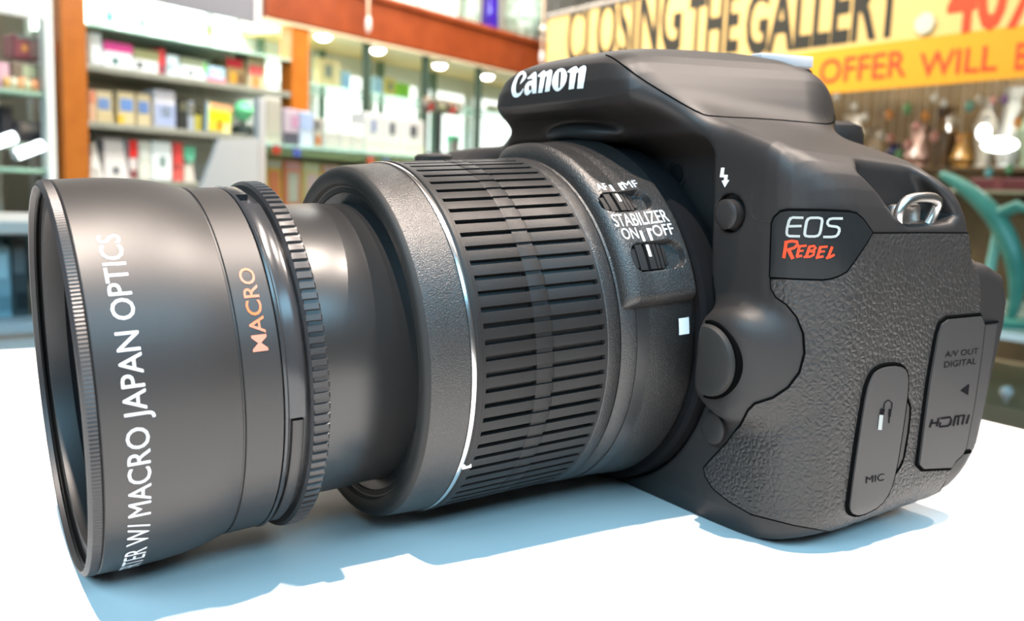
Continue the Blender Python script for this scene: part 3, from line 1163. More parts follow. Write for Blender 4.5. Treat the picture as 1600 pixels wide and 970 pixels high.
pr = lambda t: 34.3 + np.maximum(0, t - 95) * 0.1 + 2.9 + 0.06
cyl_text('lettering', 'STABILIZER', (90.0, 102.6), 35.2, 39.6, pr, 0, M['white'], sw, off=0.0, label='STABILIZER')
cyl_text('lettering', 'ON', (90.7, 94.4), 31.1, 34.8, pr, 0, M['white'], sw, off=0.0, label='ON')
cyl_text('lettering', 'OFF', (97.9, 102.6), 31.1, 34.8, pr, 0, M['white'], sw, off=0.0, label='OFF')
cyl_text('lettering', 'AF', (90.7, 93.1), 48.6, 51.6, pr, 0, M['white'], sw, off=0.0, label='AF')
cyl_text('lettering', 'MF', (97.0, 100.3), 48.6, 51.6, pr, 0, M['white'], sw, off=0.0, label='MF')
for (a, b, c, d) in ((94.9, 95.5, 30.0, 33.4), (96.6, 97.2, 30.0, 33.0), (96.6, 97.7, 33.0, 33.8), (93.7, 94.3, 48.0, 50.6), (95.9, 96.5, 48.0, 50.2), (95.9, 96.9, 50.2, 50.9)):
    bar('index_mark', a, b, c, d, float(pr(np.float64(b))) + 0.02, M['white'], sw)
bar('index_mark', 95.3, 95.95, 25.4, 29.0, 37.2, M['white'], sw)
bar('index_mark', 93.9, 94.5, 44.0, 46.9, 37.18, M['white'], sw)
bar('mount_index', 101.4, 104.0, 1.5, 6.6, 35.33, M['white'], lens, label='white square lens mount index')

# ------------------------------------------------------------------ screw-on wide converter
# outer housing
conv = ringsolid('wide_converter', [(1.9, 27.5), (1.9, 31.25), (2.1, 31.45), (7, 31.6), (11.5, 31.5), (14.5, 31.25), (17.3, 30.8), (19.6, 30.2), (21.2, 29.75), (21.35, 29.45),
                                    (21.6, 29.45), (21.75, 29.7), (27.3, 29.62), (27.5, 29.4), (27.5, 27), (5, 27)], M['anodised'], None, 192, 'matt black screw-on converter')
# knurled front rim and stepped inside
N_ = 330
V_, Fc = [], []
prof = [(0.9, 30.3), (0.12, 30.45), (0.0, 30.6), (0.06, 30.8), (0.42, 31.25), (0.5, 31.4), (1.7, 31.5), (1.85, 31.2)]
n2 = 2 * N_
for i, (t, r) in enumerate(prof):
    for k in range(n2):
        q = r - (0.10 if (k % 2 and i in (5, 6)) else 0)
        a = math.pi * k / N_
        V_.append((t, -q * math.cos(a), q * math.sin(a)))
for i in range(len(prof) - 1):
    for k in range(n2):
        Fc.append((i * n2 + k, i * n2 + (k + 1) % n2, (i + 1) * n2 + (k + 1) % n2, (i + 1) * n2 + k))
mb = MB()
mb.add(V_, Fc)
mbpart('knurled_rim', mb, M['rim'], conv, False, 'finely knurled front rim')
th_prof = [(0.85, 30.32)]
for k in range(5):
    t_ = 1.0 + 0.62 * k
    th_prof += [(t_, 30.2 - 0.18 * k), (t_ + 0.12, 29.85 - 0.18 * k), (t_ + 0.3, 29.85 - 0.18 * k), (t_ + 0.42, 30.2 - 0.18 * k)]
th_prof += [(4.3, 29.2), (4.3, 28.4), (7.0, 28.2)]
mb = MB()
mb.lathe(th_prof, 160, (0, 0, 0), 'x', True)
mbpart('filter_thread', mb, M['thread'], conv, True)
ringsolid('retaining_ring', [(4.6, 27.5), (4.6, 28.6), (5.2, 28.6), (5.2, 27.5)], M['pale_ring'], conv, 160)
gl = [(11.0 - 6.2 * math.cos(math.radians(3.0 * k)) / 1.0 if False else 4.6 + 9.5 * (1 - math.cos(math.radians(4.2 * k))) / (1 - math.cos(math.radians(42))), 27.6 * math.sin(math.radians(4.2 * k)) / math.sin(math.radians(42))) for k in range(11)]
gl[0] = (gl[0][0], 0.001)
gl = [(11.5 - (g[0] - 4.6) * 0.45, g[1]) for g in gl]
mb = MB().lathe([(x_ - 6.0 + 6.0, r_) for x_, r_ in gl], 96, (0, 0, 0), 'x', True)
mbpart('front_element', mb, M['glass_dark'], conv, True, 'dark coated glass element')
ringsolid('inner_tube', [(5.2, 27.0), (5.2, 28.4), (14, 28.4), (14, 27.0)], M['black'], conv, 96)
# lettering around the barrel
cr = lambda t: 31.62 + 0 * t
cyl_text('lettering', 'W/ MACRO JAPAN OPTICS', 7.95, -41.5, 49.0, cr, 3.15, M['white'], conv, 'around', 0.0, 'white lettering running up the barrel')
cyl_text('lettering', 'CONVERTER', 7.95, -86.5, -44.0, cr, 3.15, M['white'], conv, 'around', 0.0, 'white lettering under the barrel')
bar('lettering', 5.0, 8.0, 95.0, 99.0, 31.64, M['white'], conv)
cyl_text('lettering', 'MACRO', 25.65, 12.4, 37.6, 29.72, 2.35, M['orange'], conv, 'around', 0.008, 'orange lettering')
# locking collar between converter and lens: recessed neck, bayonet ramp, knurled ring
ringsolid('neck', [(27.2, 26.5), (27.2, 28.7), (31.6, 28.7), (31.6, 26.5)], M['gloss_metal'], conv, 160)
ringsolid('lock_collar', [(27.6, 28), (27.6, 29.6), (27.9, 29.85), (28.2, 29.6), (28.2, 28)], M['gloss_metal'], conv, 160)


def arcpiece(name, t0, t1, a0, a1, r0, r1, m, parent, n=40):
    mb = MB()
    vs, fs = [], []
    for i in range(n + 1):
        a = math.radians(a0 + (a1 - a0) * i / n)
        for (t, r) in ((t0, r0), (t0, r1 - 0.15), (t0 + 0.2, r1), (t1 - 0.2, r1), (t1, r1 - 0.15), (t1, r0)):
            vs.append((t, -r * math.cos(a), r * math.sin(a)))
    for i in range(n):
        for k in range(5):
            fs.append((i * 6 + k, i * 6 + k + 1, i * 6 + k + 7, i * 6 + k + 6))
    fs.append(tuple(range(6)))
    fs.append(tuple(n * 6 + k for k in range(6))[::-1])
    mb.add(vs, fs)
    return mbpart(name, mb, m, parent, True)


arcpiece('bayonet_ramp', 28.2, 30.9, -8.5, 66.0, 28.4, 29.7, M['gloss_metal'], conv, 60)
arcpiece('bayonet_ramp', 28.8, 30.6, -62.0, -9.6, 28.4, 29.45, M['anodised'], conv, 50)
arcpiece('bayonet_ramp', 28.2, 30.2, 74.0, 130.0, 28.4, 29.7, M['gloss_metal'], conv, 50)
NK = 112
V_, Fc = [], []
fk = [0.0, 0.46, 0.54, 0.92]
tk = [31.4, 31.45, 31.75, 32.0, 34.1, 34.4, 34.5]
rk = [28.0, 29.9, 30.45, 30.55, 30.55, 30.3, 26.0]
nk = NK * 4
for i, t in enumerate(tk):
    for k in range(NK):
        for q, f_ in enumerate(fk):
            r = rk[i] - (0.38 if (q >= 2 and 2 < i < 5) else 0)
            a = 2 * math.pi * (k + f_) / NK
            V_.append((t, -r * math.cos(a), r * math.sin(a)))
for i in range(len(tk) - 1):
    for k in range(nk):
        Fc.append((i * nk + k, i * nk + (k + 1) % nk, (i + 1) * nk + (k + 1) % nk, (i + 1) * nk + k))
mb = MB()
mb.add(V_, Fc)
kn = mbpart('knurled_lock_ring', mb, M['rim'], conv, True, 'knurled locking ring')
kn.data.set_sharp_from_angle(angle=math.radians(25))

# ================================================================== the shop behind
def bray(px, py):
    return CAM_AX @ np.array([(px - 800) / FPX, 1, -(py - 485) / FPX])


class Plane:
    """vertical plane: passes a pixel column at a given depth and runs towards a vanishing pixel column"""
    def __init__(s, px, depth, vpx, toward=1):
        d = bray(px, 300)
        s.o = (CAM_POS + d * depth)[:2]
        v = bray(vpx, 300 + 0.036 * (vpx - 800))[:2]
        s.e = v / np.linalg.norm(v) * toward
        s.y = np.array([-s.e[1], s.e[0]])          # away from the viewer
        s.rz = math.atan2(s.e[1], s.e[0])

    def at(s, px, py, off=0.0):
        """pixel -> (distance along, height) on the plane shifted by off towards the viewer"""
        d = bray(px, py)
        o = s.o - s.y * off
        A = np.array([[d[0], -s.e[0]], [d[1], -s.e[1]]])
        t, u = np.linalg.solve(A, o - CAM_POS[:2])
        return u, CAM_POS[2] + t * d[2]

    def w(s, u, off, z):
        p = s.o + s.e * u - s.y * off
        return (p[0], p[1], z)


CLR = {}


def clr(c, rough=0.5, **k):
    key = (tuple(c), rough, tuple(sorted(k.items())))
    if key not in CLR:
        CLR[key] = mat('paint_%02x%02x%02x' % tuple(c), srgb(*c), rough, **k)
    return CLR[key]


def root_at(pl, name, u, off, z):
    return empty(name, pl.w(u, off, z), pl.rz)


def item(pl, rect, off, depth, name, label, cat, col, prints=(), zb=None, group=None, lid=None, taper=0.0, rough=0.4):
    """carton standing on a shelf: rect in photo pixels gives width and height on the plane of its front"""
    x0, y0, x1, y1 = rect
    xm = (x0 + x1) / 2
    u0, _ = pl.at(x0, (y0 + y1) / 2, off)
    u1, _ = pl.at(x1, (y0 + y1) / 2, off)
    zt = pl.at(xm, y0, off)[1]
    zz = pl.at(xm, y1, off)[1] if zb is None else zb
    w_, h_ = u1 - u0, max(0.02, zt - zz)
    r = root_at(pl, name, (u0 + u1) / 2, off, zz)
    bv = min(0.006, w_ * 0.08)
    mb = MB()
    if taper:
        k = 1 - taper
        vs = [(-w_ / 2, 0, 0), (w_ / 2, 0, 0), (w_ / 2, depth, 0), (-w_ / 2, depth, 0), (-w_ / 2 * k, depth * .2, h_), (w_ / 2 * k, depth * .2, h_), (w_ / 2 * k, depth * .8, h_), (-w_ / 2 * k, depth * .8, h_)]
        mb.add(vs, [(0, 3, 2, 1), (4, 5, 6, 7), (0, 1, 5, 4), (1, 2, 6, 5), (2, 3, 7, 6), (3, 0, 4, 7)])
    else:
        mb.box((-w_ / 2, 0, 0), (w_ / 2, depth, h_), bv)
    mb.build('carton', clr(col, rough), r)
    if lid:
        MB().box((-w_ / 2 - 0.001, -0.0015, h_ * (1 - lid[0])), (w_ / 2 + 0.001, depth + 0.001, h_ + 0.0015), bv * .5).build('lid', clr(lid[1], rough), r)
    for (a, b, c, d, pc) in prints:
        MB().box((-w_ / 2 + a * w_, -0.0025, b * h_), (-w_ / 2 + c * w_, 0.003, d * h_)).build('printed_panel', clr(pc, rough), r)
    tag(r, label, cat, group)
    return r


# ------------------------------------------------------------------ room
WOOD = mat('orange_wood', srgb(190, 108, 36), 0.35, vary=(14, srgb(176, 96, 30), 0.35, 0.7))
BEAM = mat('red_wood', srgb(140, 62, 26), 0.4, vary=(10, srgb(124, 52, 20), 0.35, 0.7))
WALLW = mat('white_wall_panel', (0.86, 0.88, 0.86), 0.6, vary=(6, (0.82, 0.85, 0.82), 0.4, 0.7))
SHELFG = mat('grey_shelf', srgb(150, 150, 138), 0.4, vary=(18, srgb(138, 138, 126), 0.4, 0.7))
GLASSG = mat('green_glass', srgb(176, 214, 196), 0.15, vary=(7, srgb(160, 202, 184), 0.4, 0.7))
FLOORM = mat('shop_floor', srgb(150, 140, 128), 0.35, vary=(3, srgb(130, 122, 112), 0.4, 0.7))
PLAST = mat('plaster', srgb(206, 200, 186), 0.8, vary=(4, srgb(196, 190, 176), 0.4, 0.7))
OLIVE = mat('brown_plaster', srgb(128, 108, 76), 0.75, vary=(5, srgb(92, 78, 54), 0.35, 0.7))

flo = structure(MB().box((-3, -2.5, -0.05), (7.5, 8, 0)).build('floor', FLOORM))
# walls behind and beside the photographer
CW = mat('blue_grey_wall', srgb(104, 98, 92), 0.7, vary=(2, srgb(92, 86, 82), 0.4, 0.7))
wf = MB().box((-3.6, -0.1, 0), (3.4, 0, 2.6)).build('wall_front', CW)
wf.location = (CAM_POS[0] - 2.6 * 0.543, CAM_POS[1] - 2.6 * 0.83, 0)
wf.rotation_euler = (0, 0, math.atan2(-0.543, 0.839))
structure(wf)
wn = MB()
for a_, b_ in (((-1.45, 0, 1.55), (1.45, 0.04, 1.60)), ((-1.45, 0, 2.44), (1.45, 0.04, 2.49)), ((-1.45, 0, 1.55), (-1.40, 0.04, 2.49)), ((1.40, 0, 1.55), (1.45, 0.04, 2.49)), ((-0.02, 0, 1.55), (0.02, 0.04, 2.49))):
    wn.box(a_, b_)
wn = wn.build('added_window', mat('window_frame', (0.7, 0.7, 0.68), 0.4))  # unseen frame added to go with the left daylight fill
wn.location = (-1.75, -0.80, 0.3)
wn.rotation_euler = (0, 0, math.radians(113))
structure(wn)
# shelf wall: runs away to the right
SW = Plane(115, 3.0, 1800)
UA, UB = -1.6, 5.0
wb = MB().box((UA, 0.62, 0), (UB, 0.72, 3.2)).build('wall_back', PLAST)
wb.location = SW.w(0, 0, 0)
wb.rotation_euler = (0, 0, SW.rz)
structure(wb)

# the two uprights and the beam
p1a, p1b = SW.at(96, 140)[0], SW.at(136, 140)[0]
p2a, p2b = SW.at(455, 100)[0], SW.at(482, 100)[0]
zbl = SW.at(485, 43)[1]
zbl2 = SW.at(794, 114)[1]
zbt = SW.at(596, 0)[1]
r = root_at(SW, 'shelf_unit', p1a, 0, 0)
tag(r, 'tall lit wall shelf unit between two orange wooden uprights', 'shelf unit')
ubx = lambda a, b: (a[0] - p1a, a[1], a[2]), None


def su(a, b, bev=0.0):
    return MB().box((a[0] - p1a, a[1], a[2]), (b[0] - p1a, b[1], b[2]), bev)


HT = 2.15
su((p1a, -0.005, 0), (p1b, 0.07, HT), 0.004).build('upright', WOOD, r)
su((p2a, -0.005, 0), (p2b, 0.07, zbl + 0.02), 0.004).build('upright', WOOD, r)
su((p1b, 0.36, 0.0), (p2a, 0.40, HT), 0).build('back_panel', WALLW, r)
zA = SW.at(139, 99)[1]
zB = SW.at(142, 189)[1]
zC = SW.at(150, 279)[1]
zT = SW.at(139, 36)[1]
for z_, nm, mm, th in ((zA, 'shelf_board', SHELFG, 0.022), (zB, 'shelf_board', SHELFG, 0.022), (zC, 'shelf_board', SHELFG, 0.022), (zT, 'glass_shelf', GLASSG, 0.008)):
    su((p1b, 0.0, z_ - th), (p2a, 0.36, z_), 0.002).build(nm, mm, r)
ha, hb = SW.at(290, 10)[0], SW.at(398, 10)[0]
hz = SW.at(395, 36)[1]
su((p1b, -0.004, hz), (hb, 0.02, HT), 0.002).build('header_panel', clr((118, 116, 122)), r)
su((hb, 0.0, hz), (hb + 0.035, 0.02, HT), 0.002).build('header_trim', clr((226, 220, 214)), r)
su((p1b, 0.3, HT - 0.03), (p2a, 0.36, HT), 0).build('top_board', SHELFG, r)

beam_r = root_at(SW, 'wooden_beam', hb + 0.035, 0, 0)
tag(beam_r, 'long red-orange wooden beam above the glass cabinet bays', 'beam')
u_end = SW.at(850, 100)[0]
b0 = hb + 0.04
MB().box((0.005, -0.02, zbl), (u_end - b0, 0.10, zbt), 0.006).build('beam_board', BEAM, beam_r)
MB().box((0.005, -0.035, zbt - 0.02), (u_end - b0, 0.12, zbt + 0.012), 0.006).build('beam_moulding', BEAM, beam_r)
MB().box((0.005, -0.015, zbl - 0.012), (u_end - b0, 0.1, zbl), 0.003).build('light_strip', clr((236, 214, 176)), beam_r)

# cabinet with glass bays on the right of the second upright
cb = root_at(SW, 'display_cabinet', p2b, 0, 0)
tag(cb, 'white lit display cabinet with dark mullions under the red-orange beam', 'cabinet')


def cu(a, b, bev=0.0):
    return MB().box((a[0] - p2b, a[1], a[2]), (b[0] - p2b, b[1], b[2]), bev)


cu((p2b, 0.44, 0), (u_end + 0.6, 0.48, zbl + 0.1)).build('back_panel', WALLW, cb)
cu((p2b, 0.10, zbl - 0.005), (u_end + 0.6, 0.44, zbl + 0.02)).build('ceiling_board', clr((232, 196, 130)), cb)
zl = SW.at(760, 262)[1]
cu((p2b, 0.02, zl - 0.03), (u_end + 0.6, 0.44, zl)).build('base_shelf', clr((214, 224, 214)), cb)
cu((p2b, 0.03, 0), (u_end + 0.6, 0.44, zl - 0.03)).build('plinth', clr((206, 212, 204)), cb)
for px in (576, 668, 751, 822):
    u_ = SW.at(px, 130)[0]
    cu((u_ - 0.013, 0.0, zl), (u_ + 0.013, 0.03, zbl)).build('mullion', clr((58, 74, 62)), cb)
for px in (507, 600, 690, 770):
    u_ = SW.at(px, 130)[0]
    cu((u_ - 0.010, 0.40, zl), (u_ + 0.010, 0.43, zbl)).build('rear_mullion', clr((112, 138, 120)), cb)
LBX = mat('lightbox_glow', (0.95, 0.97, 0.95), 0.5, emit=((0.93, 1.0, 0.96), 1.5))
edges_ = [p2b + 0.03] + [SW.at(px, 130)[0] for px in (576, 668, 751, 822)] + [u_end + 0.55]
for a_, b_ in zip(edges_[:-1], edges_[1:]):
    cu((a_ + 0.09, 0.425, zl + 0.03), (b_ - 0.02, 0.44, zbl - 0.10), 0.004).build('backlit_panel', LBX, cb)
cu((p2b, 0.06, (zl + zbl) / 2 + 0.04), (u_end + 0.6, 0.40, (zl + zbl) / 2 + 0.048)).build('glass_shelf', GLASSG, cb)

EMW = mat('lamp_glow', (1, 1, 1), 0.4, emit=((1.0, 0.93, 0.80), 14.0))
for k, (px, py, nm) in enumerate(((505, 57, 'nearest the upright, first of the row'), (590, 78, 'second from the upright'), (687, 102, 'third from the upright'), (761, 119, 'fourth from the upright'))):
    u_, z_ = SW.at(px, py, -0.05)
    d_ = root_at(SW, 'downlight', u_, -0.05, z_)
    MB().lathe([(0.0, 0.036), (0.03, 0.034), (zbl + 0.0 - z_ if zbl - z_ > 0.04 else 0.05, 0.03)], 20).build('housing', clr((214, 206, 190)), d_, True)
    MB().sphere((0, 0, 0.0), 0.034, 16, 10, (1, 1, 0.55)).build('bulb', EMW, d_, True)
    tag(d_, 'round glowing downlight under the red-orange beam, ' + nm, 'lamp', 'downlights under the beam')


def alight(name, pl, u, off, z, sx, sy, power, color, rx=0.0):
    l = bpy.data.lights.new(name, 'AREA')
    l.shape = 'RECTANGLE'
    l.size, l.size_y = sx, sy
    l.energy = power
    l.color = color
    o = bpy.data.objects.new(name, l)
    COL.objects.link(o)
    o.location = pl.w(u, off, z)
    o.rotation_euler = (rx, 0, pl.rz)
    return o


alight('shelf_strip_lamp', SW, (p1b + p2a) / 2, -0.14, HT - 0.06, p2a - p1b - 0.1, 0.14, 46, (0.96, 1.0, 0.97))
alight('cabinet_fill', SW, (p2b + u_end) / 2, 0.25, 2.5, u_end - p2b, 0.2, 22, (1.0, 0.96, 0.9), math.radians(20))  # fill light added in front of the cabinet, no fixture there

alight('shelf_wall_fill', SW, 1.2, 1.0, 2.7, 2.6, 0.4, 75, (1.0, 0.98, 0.93), math.radians(38))  # unseen area light added to brighten the shelf wall

# goods on the upper shelf
O1 = -0.05
ib = lambda rect, name, label, cat, col, prints=(), zb=zA, **k: item(SW, rect, k.pop('off', O1), k.pop('depth', 0.09), name, label, cat, col, prints, zb, **k)
ib((141, 50, 159, 95), 'product_box', 'plain white carton standing against the left orange upright', 'box', (236, 240, 240), [(.1, .1, .9, .5, (222, 232, 234))])
ib((162, 67, 207, 112), 'camera_box', 'white camera box with a magenta band along its top', 'box', (240, 242, 242), [(0, .66, 1, 1, (226, 72, 150)), (.28, .18, .5, .42, (60, 110, 110))], lid=(.06, (150, 50, 110)))
ib((208, 78, 248, 118), 'camera_box', 'white camera box with an olive-grey band beside the magenta one', 'box', (232, 234, 234), [(0, .58, 1, 1, (146, 146, 104)), (.15, .2, .36, .44, (60, 64, 70))])
ib((249, 76, 258, 120), 'product_box', 'narrow bright red carton between white camera boxes', 'box', (224, 62, 70), [(.1, .05, .9, .4, (150, 80, 90))])
ib((261, 86, 279, 122), 'product_box', 'pale blue-white carton right of the narrow red one', 'box', (218, 236, 240), [(.1, .3, .5, .6, (150, 180, 186))])
ib((282, 92, 322, 129), 'camera_box', 'white camera box with a grey-green band next to a pink-based carton', 'box', (234, 240, 244), [(0, .66, .9, 1, (140, 150, 124)), (.3, .2, .48, .42, (60, 70, 76)), (.88, .4, 1, .9, (130, 210, 110))])
ib((325, 104, 352, 136), 'product_box', 'pale blue carton with a pink base on the upper shelf', 'box', (176, 214, 232), [(0, 0, 1, .3, (238, 128, 150)), (.1, .5, .5, .8, (200, 170, 200))])
ib((354, 92, 384, 139), 'product_box', 'brown patterned carton with a dark red top band', 'box', (150, 126, 86), [(0, .68, .8, .98, (196, 44, 62)), (.2, .1, .5, .5, (206, 150, 50)), (.55, .1, .9, .45, (110, 86, 60))])
ib((388, 86, 416, 142), 'product_box', 'tall beige carton with a pink-red patch at the shelf end', 'box', (196, 186, 150), [(.05, .4, .8, .68, (222, 100, 100)), (.2, .05, .6, .36, (214, 140, 80))])
# top glass shelf: faint goods
for k, (a, lb, c_) in enumerate((((160, 4, 182, 40), 'white carton with a teal corner on the top glass shelf', (226, 240, 238)), ((212, 14, 232, 48), 'small white carton in the middle of the top glass shelf', (236, 242, 240)),
                                 ((262, 26, 280, 56), 'white carton right of centre on the top glass shelf', (238, 242, 238)), ((318, 22, 336, 62), 'white carton with an olive mark on the top glass shelf', (236, 240, 230)))):
    ib(a, 'product_box', lb, 'box', c_, [(.3, .3, .7, .6, ((70, 150, 150), (120, 150, 140), (150, 170, 120), (150, 170, 80))[k])], zb=zT)

# middle shelf
im = lambda *a, **k: ib(*a, zb=zB, **k)
im((140, 140, 149, 182), 'paper_pack', 'slim peach pack at the left end of the middle shelf', 'pack', (214, 176, 146), [(.1, .6, .9, .95, (222, 140, 110))])
im((150, 141, 176, 183), 'paper_pack', 'beige pack with a blue picture, first of three alike', 'pack', (206, 190, 152), [(.12, .42, .8, .76, (110, 138, 184)), (0, 0, 1, .3, (196, 178, 136))])
im((184, 143, 211, 188), 'paper_pack', 'beige pack with blue picture and yellow corner, second of three', 'pack', (210, 192, 150), [(.14, .42, .86, .78, (104, 140, 196)), (0, 0, .35, .28, (226, 182, 60))])
im((214, 146, 236, 192), 'paper_pack', 'beige pack with blue picture, third, beside a lilac pack', 'pack', (202, 186, 150), [(.1, .4, .82, .76, (98, 128, 180))])
im((241, 141, 275, 196), 'paper_pack', 'white and lilac pack in the middle of the middle shelf', 'pack', (214, 212, 220), [(.08, .08, .94, .62, (160, 172, 206)), (.3, .3, .75, .58, (214, 228, 224))])
im((279, 154, 293, 203), 'black_case', 'black upright case on the middle shelf', 'case', (44, 48, 48), [(.1, .6, .9, .9, (96, 96, 78))])
im((294, 158, 304, 204), 'paper_pack', 'slim grey-blue pack beside the black case', 'pack', (170, 176, 186), [(.1, .5, .9, .9, (120, 120, 110))])
im((305, 168, 315, 208), 'paper_pack', 'slim yellow pack with a black top', 'pack', (206, 190, 74), [(0, .7, 1, 1, (70, 70, 50))])
rm = im((321, 162, 361, 222), 'magazine', 'bright yellow-green and orange magazine leaning at the shelf front', 'magazine', (236, 226, 150), [(.1, .38, .95, .74, (202, 226, 30)), (.15, .78, 1, .98, (240, 170, 120)), (.1, .05, .6, .35, (216, 196, 60)), (.42, .1, .66, .5, (224, 150, 40)), (0, 0.02, .06, .98, (110, 160, 210))], off=-0.02, depth=0.012)
rm.rotation_euler = (0.0, math.radians(3), SW.rz)

# round green gadget on a dark foot
u_, z_ = SW.at(380, 208, -0.04)
g_ = root_at(SW, 'desk_gadget', u_, -0.04, zB)
MB().lathe([(0, 0.045), (0.03, 0.045), (0.04, 0.03)], 20).build('foot', clr((52, 60, 56)), g_, True)
MB().lathe([(0.035, 0.008), (0.06, 0.008)], 10).build('neck', clr((52, 60, 56)), g_, True)
MB().lathe([(-0.012, 0.02), (-0.012, 0.036), (0.0, 0.042), (0.012, 0.036), (0.012, 0.0)], 20, (0, 0, 0.095), 'z').sphere((0, 0, 0.095), 0.042, 18, 12, (1, .6, 1)).build('green_head', clr((120, 222, 160)), g_, True)
tag(g_, 'round mint-green gadget on a dark foot at the right of the middle shelf', 'gadget')

# lower shelf
il = lambda *a, **k: ib(*a, zb=zC, **k)
il((141, 223, 161, 272), 'cone_ornament', 'white tapering cone beside the left upright on the lower shelf', 'ornament', (226, 222, 216), [(.3, .05, .7, .3, (214, 210, 204))], taper=0.75)
il((163, 216, 201, 274), 'handled_box', 'white tapering box under a dark headband on the lower shelf', 'box', (222, 214, 210), [(.4, .14, .56, .3, (70, 84, 92))], taper=0.25, lid=None)
u_, z_ = SW.at(182, 217, O1)
hb_ = root_at(SW, 'headphones', u_, O1 - 0.03, z_ - 0.03)
MB().tube([(0.042 * math.cos(math.pi * k / 10), 0, 0.032 * math.sin(math.pi * k / 10)) for k in range(11)], 0.007, 8).build('headband', clr((92, 98, 100)), hb_, True)
MB().sphere((-0.042, 0, 0), 0.012, 10, 6).sphere((0.042, 0, 0), 0.012, 10, 6).build('ear_pad', clr((80, 84, 86)), hb_, True)
tag(hb_, 'dark grey headband arching over a white box on the lower shelf', 'headphones')
il((202, 219, 214, 270), 'product_box', 'narrow carton, red above and cream below, on the lower shelf', 'box', (222, 208, 204), [(0, .56, 1, 1, (226, 44, 44)), (.1, .05, .9, .25, (140, 70, 70))])
il((217, 221, 236, 272), 'product_box', 'cream carton between a red one and a white one on the lower shelf', 'box', (222, 220, 208), [(.1, .5, .9, .9, (214, 216, 206))])
il((238, 221, 269, 268), 'camera_box', 'white box with a small dark picture on the lower shelf', 'box', (236, 242, 242), [(.36, .36, .66, .62, (128, 148, 144))])
il((271, 222, 286, 270), 'product_box', 'salmon-red carton beside a white box on the lower shelf', 'box', (224, 100, 92), [(.05, .5, .8, .95, (218, 70, 70)), (.1, .3, .7, .45, (170, 70, 66))])
il((288, 230, 305, 276), 'perfume_bottle', 'small bottle with a teal pointed cap on the lower shelf', 'bottle', (206, 198, 186), [(.25, .55, .75, .75, (110, 180, 150))], taper=0.6, lid=(.35, (96, 186, 150)))

# goods on top of the beam
bt = lambda rect, name, label, cat, col, prints=(), **k: item(SW, rect, -0.06, 0.12, name, label, cat, col, prints, zbt + 0.012, **k)
bt((584, -40, 655, 14), 'storage_box', 'large off-white carton on top of the beam, left one', 'box', (222, 212, 200), [(.05, .1, .9, .9, (228, 220, 210))])
bt((658, -40, 716, 34), 'storage_box', 'large off-white carton on top of the beam beside a glass bowl', 'box', (226, 216, 206), [(.05, .1, .9, .9, (218, 208, 198))])


def vase(px, py0, off, prof, name, label, cat, m, zb):
    u_, _ = SW.at(px, py0, off)
    v_ = root_at(SW, name, u_, off, zb)
    MB().lathe(prof, 24).build('bowl', m, v_, True)
    MB().lathe([(prof[0][0], prof[0][1] * 1.05), (prof[0][0] + 0.008, prof[0][1] * 1.1), (prof[0][0] + 0.012, prof[0][1] * .9)], 24).build('foot', m, v_, True)
    tag(v_, label, cat)


CRY = mat('crystal', srgb(190, 210, 196), 0.12, spec=0.9, vary=(30, srgb(120, 140, 120), 0.35, 0.65))
COB = mat('cobalt_glass', srgb(48, 22, 132), 0.12, spec=0.9, vary=(8, srgb(60, 30, 150), 0.3, 0.7))
vase(732, 30, -0.08, [(0, .04), (.05, .06), (.12, .05), (.2, .06), (.26, .07)], 'crystal_bowl', 'cut crystal bowl on the beam left of the cobalt vase', 'bowl', CRY, zbt + 0.012)
vase(765, 35, -0.08, [(0, .035), (.03, .05), (.14, .045), (.24, .045), (.3, .05)], 'cobalt_vase', 'dark cobalt blue vase standing on the beam', 'vase', COB, zbt + 0.012)
vase(818, 45, -0.08, [(0, .06), (.06, .10), (.13, .12), (.2, .11), (.3, .13)], 'crystal_bowl', 'large cut crystal bowl on the beam right of the cobalt vase', 'bowl', CRY, zbt + 0.012)

# hanging chains in front of the beam
for px, py0, py1, lb in ((575, 0, 52, 'thin pale tassel hanging before the beam left of the crystal'), (846, 42, 100, 'pale crystal drop hanging at the right end of the beam')):
    u_, z1 = SW.at(px, py1, 0.1)
    c_ = root_at(SW, 'hanging_drop', u_, 0.1, z1)
    MB().tube([(0, 0, 0.05), (0, 0, 0.9)], 0.006, 6).build('chain', clr((214, 180, 150)), c_)
    MB().lathe([(0, .003), (.02, .014), (.06, .012), (.075, .003)], 10).build('drop', clr((232, 214, 206), 0.2), c_, True)
    MB().sphere((0, 0, 0.19), 0.018, 10, 8).build('bead', clr((240, 226, 210), 0.2), c_, True)
    tag(c_, lb, 'pendant')

# framed goods in the cabinet bays
zsh = (zl + zbl) / 2 + 0.048
cbi = lambda rect, name, label, cat, col, prints=(), zb=None, off=-0.2, **k: item(SW, rect, off, 0.03, name, label, cat, col, prints, zb, **k)
cbi((496, 92, 533, 146), 'picture_frame', 'beige framed picture in the first cabinet bay', 'picture', (212, 196, 150), [(.3, .4, .6, .8, (130, 138, 130)), (.7, .1, .95, .9, (222, 210, 170))], zsh)
cbi((536, 112, 548, 140), 'paper_pack', 'small light blue pack beside the beige picture in the first bay', 'pack', (160, 200, 228), [(.1, .3, .9, .8, (140, 184, 220))], zsh)
cbi((583, 120, 599, 170), 'paper_pack', 'tall pale blue pack at the left of the second cabinet bay', 'pack', (170, 204, 220), [(.2, .2, .8, .8, (150, 190, 214))], zsh)
cbi((601, 122, 618, 172), 'picture_frame', 'ochre framed card in the second cabinet bay', 'picture', (200, 184, 100), [(.3, .4, .7, .8, (120, 130, 110))], zsh)
